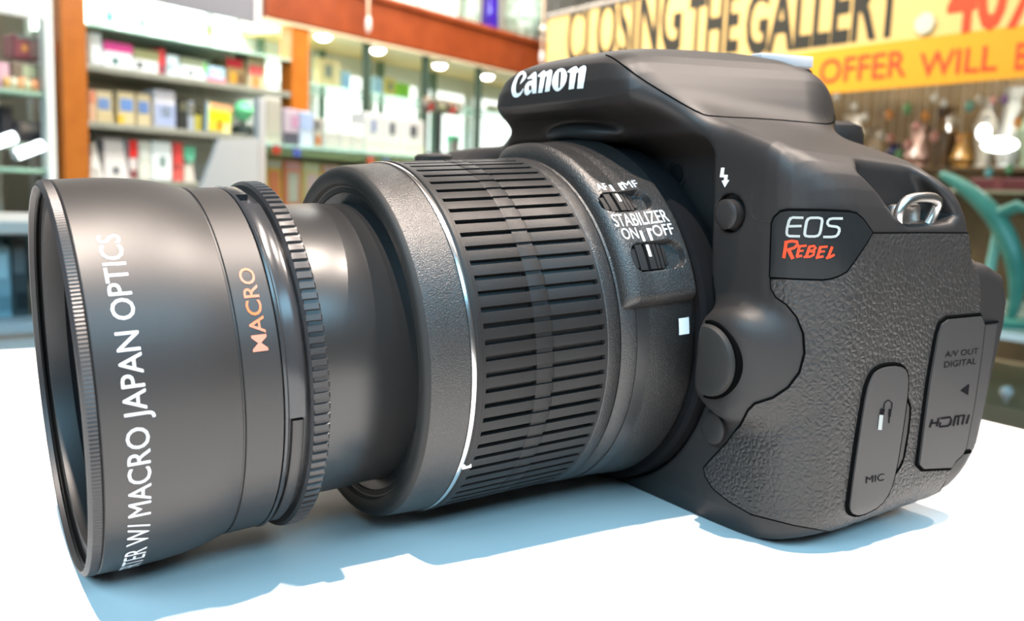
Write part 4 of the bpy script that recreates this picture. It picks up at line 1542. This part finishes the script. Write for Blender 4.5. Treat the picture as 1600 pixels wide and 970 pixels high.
cbi((620, 130, 641, 178), 'green_carton', 'bright green carton in the second cabinet bay', 'box', (140, 196, 70), [(.2, .2, .8, .9, (120, 180, 60)), (.5, .02, .9, .3, (230, 240, 220))], zsh)
cbi((764, 166, 796, 190), 'book_set', 'row of beige and grey books in the fourth cabinet bay', 'books', (190, 190, 160), [(.02, .05, .2, .95, (150, 150, 120)), (.24, .05, .46, .95, (206, 200, 170)), (.5, .05, .72, .95, (160, 170, 160)), (.76, .05, .96, .95, (196, 190, 150))], zsh)
cbi((704, 212, 718, 244), 'glass_jar', 'grey glass jar low in the third cabinet bay', 'jar', (150, 160, 150), [(.2, .5, .8, .9, (120, 110, 104))], zl, lid=(.2, (80, 190, 140)))
cbi((820, 200, 834, 262), 'glass_jar', 'teal glass jar at the right end of the cabinet', 'jar', (120, 180, 190), [(.2, .3, .8, .7, (90, 150, 170))], zl, lid=(.2, (140, 200, 210)))

# ------------------------------------------------------------------ showcase with packets, nearer than the wall
SC = Plane(405, 2.5, 1800)
s0 = SC.at(404, 220)[0]
s1 = SC.at(745, 250)[0]
zs = SC.at(415, 223)[1]
sc = root_at(SC, 'glass_showcase', s0, 0, 0)
tag(sc, 'glass showcase with a white corner post and green glass top', 'showcase')
q = lambda a, b, bev=0.0: MB().box((a[0] - s0, a[1], a[2]), (b[0] - s0, b[1], b[2]), bev)
zpt = SC.at(405, 153)[1]
q((s0 - 0.008, -0.012, 0), (s0 + 0.016, 0.012, zpt), 0.003).build('corner_post', clr((232, 226, 222)), sc)
q((s0, 0.0, zs - 0.012), (s1, 0.18, zs), 0.003).build('glass_top', GLASSG, sc)
q((s0 + 0.02, 0.16, 0.0), (s1, 0.18, zs - 0.012)).build('back_panel', clr((214, 220, 190)), sc)
q((s0 + 0.02, 0.03, 0.0), (s1, 0.16, zs - 0.22)).build('plinth', clr((222, 214, 186)), sc)
q((s0 + 0.02, 0.02, zs - 0.03), (s1, 0.05, zs - 0.013)).build('price_rail', clr((216, 228, 170)), sc)
CG = mat('clear_glass', (0.9, 0.97, 0.94), 0.02, trans=1.0, ior=1.1)
q((s0 + 0.016, 0.0, zs - 0.5), (s1, 0.004, zs - 0.012)).build('front_pane', CG, sc)
si = lambda rect, name, label, cat, col, prints=(), zb=zs, off=-0.06, depth=0.07, **k: item(SC, rect, off, depth, name, label, cat, col, prints, zb, **k)
si((413, 152, 440, 222), 'card_sign', 'upright grey-beige card at the left end of the showcase top', 'sign', (206, 198, 184), [(.1, .2, .9, .9, (198, 190, 176))], depth=0.01)
si((444, 170, 467, 221), 'gift_box', 'lilac-pink box on a dark grey block on the showcase', 'box', (206, 184, 196), [(0, 0, .95, .36, (86, 84, 96)), (.5, .5, .95, .8, (206, 150, 180))])
si((469, 174, 490, 226), 'gift_box', 'blue-white box beside the lilac-pink one on the showcase', 'box', (204, 208, 224), [(.1, .5, .9, .95, (176, 192, 230))])
si((492, 184, 503, 227), 'tin_can', 'small dark and orange tin on the showcase', 'tin', (196, 186, 170), [(.1, .1, .8, .4, (190, 110, 60)), (.1, .6, .6, .9, (90, 90, 100))])
for k, (a, b) in enumerate(((506, 528), (529, 549), (550, 568))):
    si((a, 188 + 3 * k, b, 230 + 2 * k), 'white_carton', ('low grey-white carton right of the small orange tin', 'low grey-white carton in the middle of the showcase row', 'low grey-white carton next to the cards with dark pictures')[k], 'box', (214, 206, 200),
       [(.05, .55, .95, .95, (240, 244, 240)), (.1, .08, .9, .45, (196, 190, 182))], group='grey-white cartons on the showcase')
for k, (a, b) in enumerate(((570, 598), (599, 627), (628, 664))):
    si((a, 176 + 5 * k, b, 238 + 4 * k), 'white_carton', ('taller white carton with a bluish picture, first of three on the showcase', 'taller white carton with a dark picture, second of three on the showcase', 'taller white carton with a dark picture at the right end of the showcase row')[k], 'box', (212, 210, 208),
       [(.35, .52, .62, .82, ((140, 150, 180), (90, 94, 104), (84, 86, 96))[k]), (.05, .02, .95, .3, (206, 204, 186))], group='white picture cartons on the showcase')
# packets behind the pane
cols = [(232, 190, 80), (240, 140, 100), (226, 206, 140), (236, 170, 110), (214, 206, 190), (230, 170, 170), (220, 214, 180), (226, 190, 190), (206, 210, 180), (222, 200, 150)]
nms = ['yellow', 'orange', 'cream', 'apricot', 'pale grey', 'pink', 'ivory', 'rose', 'pale green', 'sand']
for k in range(8):
    a = 414 + 30 * k
    si((a, 247 + 3.3 * k, a + 27, 300 + 3 * k), 'paper_packet', nms[k] + ' packet standing behind the showcase pane', 'packet', cols[k],
       [(.2, .3, .8, .8, cols[(k * 3 + 1) % 10]), (.1, .85, .9, .97, cols[(k + 4) % 10])], zb=zs - 0.22, off=-0.05, depth=0.02)
for k, (px, py, c_, nm) in enumerate(((432, 234, (206, 70, 50), 'red'), (464, 238, (90, 110, 190), 'blue'), (579, 251, (206, 90, 60), 'brick-red'), (604, 255, (90, 116, 180), 'steel-blue'))):
    u_, z_ = SC.at(px, py, 0.008)
    t_ = root_at(SC, 'price_tag', u_, 0.008, z_ - 0.012)
    MB().box((-0.014, -0.002, 0), (0.014, 0.002, 0.024), 0.001).build('tag_card', clr(c_), t_)
    MB().box((-0.003, -0.003, 0.02), (0.003, 0.003, 0.03)).build('clip', clr((180, 180, 180)), t_)
    tag(t_, nm + ' tag clipped to the showcase rail', 'tag')
# slanting white sign board left of the showcase
sb = root_at(SC, 'slanted_board', s0, 0.04, 0)
a0, a1, a2, a3 = [SC.at(px, py, 0.04) for px, py in ((343, 217), (404, 216), (404, 300), (312, 300))]
pts = [(p[0] - s0, p[1]) for p in (a3, a2, a1, a0)]
mb = MB()
mb.add([(x_, 0, z_) for x_, z_ in pts] + [(x_, 0.012, z_) for x_, z_ in pts], [(0, 1, 2, 3), (7, 6, 5, 4), (0, 4, 5, 1), (1, 5, 6, 2), (2, 6, 7, 3), (3, 7, 4, 0)])
mb.build('panel', clr((232, 228, 224)), sb)
MB().box((pts[1][0] - 0.03, 0.013, 0), (pts[1][0] - 0.01, 0.03, pts[2][1])).build('back_leg', clr((206, 204, 200)), sb)
tag(sb, 'white slanting board leaning beside the white showcase post', 'board')
# black stand with a crossbar full of trinkets
u_, z_ = SC.at(684, 250, -0.05)
st = root_at(SC, 'trinket_stand', u_, -0.05, zs)
zt_ = SC.at(684, 166, -0.05)[1] - zs
MB().lathe([(0, .05), (.012, .05), (.02, .02)], 20).build('base', clr((40, 40, 40)), st, True)
MB().tube([(0, 0, 0.01), (0, 0, zt_)], 0.012, 10).build('pole', clr((40, 42, 40)), st, True)
MB().tube([(-0.085, 0, zt_), (0.11, 0, zt_)], 0.009, 8).build('crossbar', clr((44, 44, 40)), st, True)
rc = [(96, 84, 76), (130, 110, 90), (206, 60, 60), (90, 84, 70), (120, 116, 100), (110, 100, 84), (130, 130, 96), (84, 74, 66)]
for k in range(14):
    x_ = -0.08 + 0.19 * k / 13
    MB().sphere((x_, 0.004 * (k % 3 - 1), zt_ - 0.006 + 0.016 * (k % 2)), 0.016, 8, 6, (1, 1, 1.2)).build('trinket', clr(rc[k % 8]), st, True)
tag(st, 'black stand with a crossbar of hanging trinkets on the showcase', 'display stand')
alight('showcase_fill', SC, (s0 + s1) / 2, 0.55, 2.1, 1.2, 0.2, 12, (1.0, 0.97, 0.9), math.radians(25))  # added fill over the showcase, not a fixture of the shop

# ------------------------------------------------------------------ left bay beyond the orange upright
LB = r
zg1 = SW.at(20, 139)[1]
zg2 = SW.at(20, 262)[1]
lb = root_at(SW, 'corner_shelf', p1a - 0.02, 0, 0)
tag(lb, 'mint-edged glass corner shelf left of the orange upright', 'shelf')
w0 = SW.at(72, 140)[0]
MB().box((w0 - p1a + 0.02, 0.0, 0), (-0.002, 0.04, 2.2), 0.003).build('white_post', clr((244, 246, 240)), lb)
for z_ in (zg1, zg2):
    MB().box((-1.2, 0.01, z_ - 0.014), (w0 - p1a + 0.02, 0.38, z_), 0.003).build('glass_shelf', clr((150, 186, 164), 0.2), lb)
MB().box((-1.2, 0.38, 0), (0, 0.40, 2.2)).build('back_panel', clr((196, 206, 198)), lb)
ztl = SW.at(30, 24)[1]
MB().box((-1.2, 0.0, ztl), (w0 - p1a + 0.02, 0.03, 2.2), 0.003).build('white_header', clr((246, 248, 246)), lb)
il2 = lambda rect, name, label, cat, col, prints=(), zb=zg1, **k: item(SW, rect, k.pop('off', -0.06), 0.08, name, label, cat, col, prints, zb, **k)
il2((22, 56, 68, 98), 'camera_carton', 'dull red compact camera box left of the white post', 'box', (150, 76, 84), [(.55, .1, .98, .8, (176, 140, 130)), (.25, .3, .45, .6, (224, 150, 80)), (.1, .85, .8, .98, (150, 160, 150))], zb=zg1 + 0.105)
il2((20, 98, 70, 140), 'gift_basket', 'wicker-coloured basket of wrapped sweets left of the white post', 'basket', (150, 130, 110), [(.2, .1, .45, .5, (240, 176, 120)), (.55, .08, .85, .5, (240, 170, 130)), (.3, .5, .75, .9, (216, 222, 180))])
il2((-30, 96, 16, 138), 'pink_box', 'pink slanted carton at the far left edge', 'box', (226, 168, 184), [(.6, .2, .95, .9, (232, 190, 200))])
for k in range(5):
    u_, z_ = SW.at(24 + 11 * k, 116, 0.03)
    s_ = root_at(SW, 'wrapped_sweet', u_, -0.03, zg1)
    MB().sphere((0, 0, 0.021), 0.0115, 12, 8, (1, 1, 1.7)).build('ball', clr(((244, 190, 120), (236, 236, 206), (244, 180, 130), (226, 230, 190), (246, 170, 120))[k], 0.25), s_, True)
    MB().lathe([(0, 0.006), (0.012, 0.01)], 8).build('wrapper', clr((226, 206, 150)), s_, True)
    tag(s_, ('apricot', 'cream', 'peach', 'pale green', 'orange')[k] + ' wrapped sweet in front of the basket on the corner shelf', 'sweet', 'wrapped sweets on the corner shelf')
il2((2, 166, 21, 218), 'black_camera', 'black camera on the lower corner shelf', 'camera', (40, 40, 46), [(.1, .7, .6, .95, (20, 20, 24))], zb=SW.at(20, 214, -.06)[1])
il2((24, 190, 66, 222), 'camera_bag', 'black and brown camera bag on the lower corner shelf', 'bag', (52, 48, 50), [(.2, .5, .9, .95, (120, 108, 100))], zb=SW.at(40, 222, -.06)[1])
MB().box((-1.2, 0.02, SW.at(20, 222)[1] - 0.02), (w0 - p1a + 0.02, 0.38, SW.at(20, 222, -.06)[1]), 0.003).build('glass_shelf', clr((120, 136, 120), 0.2), lb)
# glowing rods standing in for fluorescent tubes reflected in the glass
REFL = mat('reflection_glow', (1, 1, 1), 0.4, emit=((0.86, 0.96, 1.0), 7.0))
for k, (a, b, lbx) in enumerate((((-14, 226), (24, 213), 'upper bright reflection of a fluorescent tube at the left edge'), ((22, 243), (68, 226), 'lower bright reflection of a fluorescent tube beside the white post'))):
    u0_, z0_ = SW.at(*a, 0.06)
    u1_, z1_ = SW.at(*b, 0.06)
    t_ = root_at(SW, 'tube_reflection', u0_, 0.06, z0_)
    L_ = math.hypot(u1_ - u0_, z1_ - z0_)
    d_ = Vector((u1_ - u0_, 0, z1_ - z0_))
    MB().tube([d_ * 0.06, d_ * 0.94], 0.016, 12).build('tube', REFL, t_, True)
    MB().tube([(0, 0, 0), d_ * 0.06], 0.017, 12).tube([d_ * 0.94, d_], 0.017, 12).build('reflection_end', clr((200, 206, 206)), t_, True)
    tag(t_, lbx, 'lamp')

# ------------------------------------------------------------------ low counter beyond the board, left
LC = Plane(20, 1.5, 2600)
c0, c1 = LC.at(-250, 350)[0], LC.at(420, 350)[0]
zc1 = LC.at(20, 346)[1]
zc2 = LC.at(20, 366)[1]
lc = root_at(LC, 'low_counter', c0, 0, 0)
tag(lc, 'low glass counter with a pale top edge behind the front lens rim', 'counter')
W_ = c1 - c0
MB().box((0, 0, zc2), (W_, 0.4, zc1), 0.003).build('top_edge', clr((230, 226, 218)), lc)
zc3 = LC.at(20, 505)[1]
MB().box((0, 0.36, zc3), (W_, 0.40, zc2)).build('back_panel', clr((120, 134, 134)), lc)
MB().box((0, 0.0, zc3 - 0.02), (W_, 0.4, zc3), 0.003).build('shelf_board', clr((196, 208, 212)), lc)
MB().box((0, 0.02, 0), (W_, 0.4, zc3 - 0.02)).build('plinth', clr((226, 226, 222)), lc)
for k, (rect, c_, lbx, nm) in enumerate((((-10, 385, 18, 505), (150, 186, 196), 'blue-grey case inside the low counter at the left edge', 'blue_case'), ((19, 372, 44, 470), (70, 78, 80), 'dark case inside the low counter beside the lens rim', 'dark_case'),
                                         ((46, 440, 60, 505), (134, 108, 80), 'brown case inside the low counter below the dark one', 'brown_case'))):
    item(LC, rect, -0.08, 0.1, nm, lbx, 'case', c_, [(.1, .55, .8, .9, tuple(min(255, v + 40) for v in c_)), (.2, .1, .9, .3, tuple(max(0, v - 30) for v in c_))], zc3)

# ------------------------------------------------------------------ banner
BN_ = Plane(1292, 2.6, -170, -1)
x0_, x1_ = BN_.at(855, 60)[0], BN_.at(1760, 60)[0]
zb0 = BN_.at(1292, 146)[1]
zb1 = BN_.at(1292, -75)[1]
zmid = BN_.at(1292, 78)[1]
ban = root_at(BN_, 'sale_banner', (x0_ + x1_) / 2, 0, zb0)
tag(ban, 'large yellow-orange sale banner hanging above the crystal display', 'banner')
hw = (x1_ - x0_) / 2
MB().box((-hw, 0, 0), (hw, 0.006, zmid - zb0)).build('lower_band', mat('banner_orange', srgb(246, 166, 32), 0.6), ban)
MB().box((-hw, 0, zmid - zb0), (hw, 0.006, zb1 - zb0)).build('upper_field', mat('banner_yellow', srgb(244, 198, 122), 0.6), ban)
MB().tube([(-hw, 0.003, zb1 - zb0), (hw, 0.003, zb1 - zb0)], 0.012, 10).build('hanging_rod', clr((160, 150, 140)), ban, True)
for s_ in (-1, 1):
    MB().tube([(s_ * hw * .95, 0.003, zb1 - zb0), (s_ * hw * .95, 0.003, zb1 - zb0 + 0.9)], 0.004, 6).build('cord', clr((90, 90, 90)), ban)
uc = (x0_ + x1_) / 2


def ban_text(s, p0, p1, ptop, m, off, label):
    v, f = text_geo(s, off)
    a = BN_.at(*p0, 0.003)
    b = BN_.at(*p1, 0.003)
    c = BN_.at(*ptop, 0.003)
    w_ = v[:, 0].max()
    du = (b[0] - a[0])
    zbase = (a[1] + b[1]) / 2
    hgt = c[1] - zbase
    P = [(a[0] - uc + x / w_ * du, -0.0015, zbase - zb0 + y * hgt) for x, y in v]
    me = mesh_from('lettering', P, f)
    o = link('lettering', me, m, ban)
    o['label'] = label
    return o


BLK = mat('banner_black', srgb(44, 40, 30), 0.6)
REDB = mat('banner_red', srgb(234, 74, 34), 0.6)
ban_text('CLOSING', (884, 98), (1062, 86), (884, 4), BLK, 0.03, 'CLOSING')
ban_text('THE', (1072, 86), (1152, 79), (1100, -12), BLK, 0.03, 'THE')
ban_text('GALLERY', (1162, 78), (1410, 58), (1240, -32), BLK, 0.03, 'GALLERY')
ban_text('40%', (1476, 47), (1640, 33), (1500, -62), REDB, 0.03, '40%')
ban_text('OFFER', (1279, 129), (1414, 120), (1345, 84), REDB, 0.012, 'OFFER')
ban_text('WILL', (1434, 119), (1556, 110), (1500, 74), REDB, 0.012, 'WILL')
ban_text('B', (1584, 109), (1606, 107), (1600, 64), REDB, 0.012, 'B')
a = BN_.at(1445, 37, 0.004)
stk = MB().lathe([(0, 0.03), (0.004, 0.028)], 7, (0, 0, 0)).build('sticker', clr((222, 214, 190)), ban)
stk.location = (a[0] - uc, -0.004, a[1] - zb0)
stk.rotation_euler = (math.pi / 2, 0, 0)
# unseen fill light added to brighten the banner
alight('banner_fill', BN_, uc + 0.1, 0.7, 2.3, 1.8, 0.25, 36, (1.0, 0.93, 0.82), math.radians(32))

# ------------------------------------------------------------------ crystal display under the banner
GP = Plane(1450, 2.9, -170, -1)
wr = MB().box((-1.6, 0, 0), (2.6, 0.08, 2.9)).build('wall_right', OLIVE)
wr.location = GP.w(0, -0.45, 0)
wr.rotation_euler = (0, 0, GP.rz)
structure(wr)
CRYS = [mat('crystal_' + n_, srgb(*c_), 0.06, spec=0.9, trans=0.35, ior=1.5) for n_, c_ in (('clear', (226, 232, 232)), ('rose', (226, 170, 170)), ('green', (120, 200, 150)), ('amber', (224, 160, 90)), ('aqua', (120, 214, 220)), ('violet', (150, 120, 210)))]
CN = ['clear', 'rose', 'green', 'amber', 'aqua', 'violet']
SPARK = mat('sparkle', (1, 1, 1), 0.1, emit=((1, 0.98, 0.94), 5.0))
zrail = GP.at(1450, 60)[1]
ra = root_at(GP, 'crystal_rail', 0, 0, zrail)
MB().box((-0.9, -0.16, 0), (1.0, 0.16, 0.012), 0.002).build('rail_board', clr((150, 140, 120)), ra)
for s_ in (-0.85, 0.95):
    MB().tube([(s_, 0, 0), (s_, 0, 0.8)], 0.004, 6).build('hanger', clr((120, 110, 96)), ra)
tag(ra, 'flat board behind the banner carrying the hanging crystals', 'board')
pos = [(1308, 150, 0), (1336, 166, 0), (1352, 182, 0), (1322, 198, 1), (1376, 210, 0), (1390, 178, 3), (1404, 240, 2), (1418, 168, 2), (1432, 196, 1), (1446, 180, 3), (1460, 152, 0), (1460, 212, 1), (1475, 160, 0), (1489, 186, 0),
       (1500, 216, 3), (1515, 164, 4), (1530, 154, 0), (1541, 184, 0), (1553, 156, 1), (1570, 154, 5), (1577, 262, 2), (1590, 190, 3), (1545, 268, 4), (1364, 234, 0), (1392, 214, 1), (1420, 224, 1)]
rnd = random.Random(3)
ordn = ['leftmost', 'second', 'third', 'fourth', 'fifth', 'sixth', 'seventh', 'eighth', 'ninth', 'tenth', 'eleventh', 'twelfth', 'thirteenth']
for c_ in range(6):
    grp = sorted([p for p in pos if p[2] == c_])
    for k, (px, py, _) in enumerate(grp):
        off = 0.05 * ((px * 7 + py) % 5) - 0.1
        u_, z_ = GP.at(px, py, off)
        s_ = rnd.uniform(0.012, 0.017)
        o_ = root_at(GP, 'hanging_crystal', u_, off, z_)
        MB().lathe([(-1.6 * s_, 0.0005), (-0.5 * s_, s_), (0.4 * s_, s_ * 0.8), (1.1 * s_, 0.0005)], 8).build('prism', CRYS[c_], o_)
        MB().tube([(0, 0, 1.0 * s_), (0, 0, max(0.02, zrail - z_ - 0.001))], 0.0012, 5).build('thread', clr((190, 186, 176)), o_)
        lb_ = ('%s %s crystal drop from the left, hanging below the banner' % (ordn[k], CN[c_])) if k else 'leftmost %s crystal drop hanging below the banner' % CN[c_]
        if len(grp) == 1:
            lb_ = 'only %s crystal drop hanging below the banner' % CN[c_]
        tag(o_, lb_, 'crystal', 'hanging crystals')
# glassware on a shelf behind the crystals
zgs = GP.at(1450, 262, -0.25)[1]
gsh = root_at(GP, 'wall_shelf', 0, -0.25, zgs)
MB().box((-0.75, -0.09, -0.02), (0.9, 0.19, -0.002), 0.003).build('shelf_plank', clr((92, 74, 50)), gsh)
for s_ in (-0.6, 0.1, 0.75):
    MB().add([(s_, 0.19, -0.02), (s_ + 0.02, 0.19, -0.02), (s_ + 0.02, 0.0, -0.02), (s_, 0.0, -0.02), (s_, 0.19, -0.16), (s_ + 0.02, 0.19, -0.16)],
             [(0, 1, 2, 3), (0, 4, 5, 1), (3, 2, 5, 4), (0, 3, 4), (1, 5, 2)]).build('bracket', clr((80, 66, 46)), gsh)
tag(gsh, 'brown wall shelf of glassware behind the hanging crystals', 'shelf')
GV = [('grey', (176, 172, 160)), ('smoky', (112, 98, 78)), ('white', (222, 218, 208)), ('dusky pink', (196, 164, 152)), ('dark brown', (74, 58, 40)), ('pale green', (150, 166, 140)), ('navy', (40, 40, 66)), ('ochre', (176, 136, 76)), ('frosted', (206, 210, 206))]
for k, (px, kind, hh, rr_) in enumerate(((1330, 2, .20, .05), (1366, 1, .15, .045), (1400, 6, .09, .04), (1436, 3, .15, .055), (1474, 4, .21, .05), (1506, 7, .12, .045), (1540, 0, .23, .045), (1576, 8, .26, .05), (1612, 5, .2, .05))):
    u_, _z = GP.at(px, 220, -0.28)
    v_ = root_at(GP, 'glass_vase', u_, -0.28, zgs - 0.001)
    m_ = clr(GV[kind][1], 0.15, spec=0.8)
    MB().lathe([(0.012, rr_ * .55), (hh * .25, rr_ * (0.9 if k % 2 else 0.6)), (hh * .6, rr_ * (0.55 if k % 2 else 1.0)), (hh * .85, rr_ * .5), (hh, rr_ * .75), (hh * .98, rr_ * .65), (hh * .7, rr_ * .4)], 20).build('vessel', m_, v_, True)
    MB().lathe([(0, rr_ * .7), (0.006, rr_ * .72), (0.012, rr_ * .55)], 20).build('foot', m_, v_, True)
    tag(v_, GV[kind][0] + ' glass vase on the brown shelf behind the crystals', 'vase', 'glass vases on the wall shelf')
# bright glass lamp
u_, z_ = GP.at(1562, 226, -0.1)
lp = root_at(GP, 'crystal_lamp', u_, -0.1, z_)
MB().sphere((0, 0, 0), 0.055, 18, 10, (1, .7, .42)).build('shade', mat('lamp_shade', (1, 1, 1), 0.3, emit=((0.96, 1.0, 0.98), 6.0)), lp, True)
MB().sphere((-0.055, 0, 0.04), 0.022, 12, 8, (1, .8, 1.2)).build('finial', mat('lamp_shade_small', (1, 1, 1), 0.3, emit=((0.96, 1.0, 0.98), 4.0)), lp, True)
MB().tube([(0, 0, 0.02), (0, 0, 0.9)], 0.004, 6).build('cord', clr((150, 150, 146)), lp)
tag(lp, 'bright white glass lamp hanging at the right above the teal ornament', 'lamp')
# teal ornament
TEAL = mat('teal_glass', srgb(62, 128, 112), 0.3, spec=0.5, vary=(14, srgb(86, 150, 132), 0.35, 0.7))
AQUA = mat('pale_aqua_glass', srgb(150, 204, 186), 0.2, spec=0.7)
PX = lambda px, py, off=1.0: GP.at(px, py, off)
zt0 = PX(1580, 500)[1]
ub_ = PX(1560, 500)[0]
orn = root_at(GP, 'glass_ornament', ub_, 1.0, zt0)
arc = [(1470, 272), (1500, 288), (1532, 312), (1560, 345), (1580, 385), (1590, 425), (1588, 470), (1578, 500)]
P3 = [(PX(*p)[0] - ub_, 0, PX(*p)[1] - zt0) for p in arc]
sc_ = 1.25 * 0.001 * 1.0
MB().tube(chaikin(P3, 2, False), [max(0.006, 0.019 * math.sin(math.pi * (0.12 + 0.8 * k / (len(chaikin(P3, 2, False)) - 1)))) for k in range(len(chaikin(P3, 2, False)))], 12).build('curved_body', TEAL, orn, True)
P4 = [(PX(*p)[0] - ub_, 0.01, PX(*p)[1] - zt0) for p in ((1556, 345), (1552, 380), (1543, 420), (1537, 470), (1536, 500))]
MB().tube(chaikin(P4, 1, False), 0.010, 10).build('pale_stem', AQUA, orn, True)
P5 = [(PX(*p)[0] - ub_, 0.0, PX(*p)[1] - zt0) for p in ((1562, 335), (1590, 322), (1612, 330))]
MB().tube(P5, [0.014, 0.012, 0.005], 10).build('side_fin', TEAL, orn, True)
MB().lathe([(-0.012, 0.06), (0, 0.06), (0.004, 0.05)], 24).build('base', TEAL, orn, True)
tag(orn, 'tall curved teal glass ornament beside the camera at the right', 'ornament')
# dark red ribbon bar behind the ornament
u_, z_ = GP.at(1560, 285, 0.6)
rbn = root_at(GP, 'red_box', u_, 0.6, z_ - 0.02)
MB().box((-0.07, 0, 0), (0.09, 0.06, 0.03), 0.004).build('carton', clr((92, 40, 42)), rbn)
MB().box((-0.01, -0.001, -0.0005), (0.01, 0.061, 0.031)).build('ribbon', clr((110, 56, 56)), rbn)
tag(rbn, 'flat dark red box on the glass shelf behind the teal ornament', 'box')
# glass shelf stand that carries ornament and box
gs = root_at(GP, 'glass_shelf_stand', ub_, 0.75, 0)
zred = z_ - 0.02
MB().box((-0.5, -0.35, zt0 - 0.024), (0.5, 0.25, zt0 - 0.012), 0.002).build('lower_shelf', mat('shelf_glass', srgb(196, 222, 214), 0.08, spec=0.8, trans=0.6, ior=1.2), gs)
MB().box((-0.5, -0.352, zt0 - 0.025), (0.5, -0.348, zt0 - 0.011)).build('bright_edge', clr((236, 246, 244), 0.2), gs)
MB().box((-0.5, 0.08, zred - 0.008), (0.5, 0.25, zred), 0.002).build('upper_shelf', mat('shelf_glass_b', srgb(150, 140, 112), 0.08, spec=0.8), gs)
for a_ in (-0.48, 0.48):
    MB().tube([(a_, 0.2, 0), (a_, 0.2, zred)], 0.008, 8).build('leg', clr((120, 116, 100)), gs)
MB().box((-0.5, -0.3, 0), (0.5, 0.25, zt0 - 0.16), 0.004).build('cupboard', clr((126, 112, 90)), gs)
tag(gs, 'glass shelf stand with a bright front edge under the teal ornament', 'shelf stand')
u_, z_ = GP.at(1573, 612, 1.06)
jr = root_at(GP, 'glint_knob', u_, 1.06, z_)  # invented knob that carries a blurred white glint
MB().sphere((0, 0, 0), 0.012, 12, 8).build('knob', CRYS[0], jr, True)
MB().lathe([(-0.02, 0.004), (0, 0.006)], 8).build('stem', clr((150, 150, 150)), jr, True)
tag(jr, 'small clear knob standing in for a blurred glint below the bright shelf edge', 'knob')
spot('crystal_fill', GP.w(0.2, 0.1, 1.15), (0.05, -0.45, 0.9), 1.5, 210, (1.0, 0.95, 0.86), 0.03, 80)  # out-of-view spot added to brighten the hanging crystals

# ------------------------------------------------------------------ the counter under the camera
cn = empty('counter', (0, 0, 0))
tag(cn, 'counter with a dark body that carries the white boards', 'counter')
MB().box((-0.36, -0.55, TOP - 0.03), (0.252, 0.213, TOP - 0.005), 0.002).build('worktop', clr((52, 50, 48)), cn)
MB().box((-0.34, -0.52, 0.08), (0.235, 0.195, TOP - 0.03)).build('cupboard', clr((150, 110, 80)), cn)
MB().box((-0.32, -0.48, 0.0), (0.22, 0.18, 0.08)).build('plinth', clr((60, 56, 54)), cn)
bd = MB().box((-0.35, -0.54, TOP - 0.005), (0.1986, 0.211, TOP), 0.0006).build('white_board', M['board'])
tag(bd, 'large white board on the counter under the camera', 'board')
bd2 = MB().box((0.2000, -0.54, TOP - 0.005), (0.250, 0.211, TOP), 0.0006).build('white_board', M['board'])
tag(bd2, 'narrow white board strip on the counter right behind the camera', 'board')
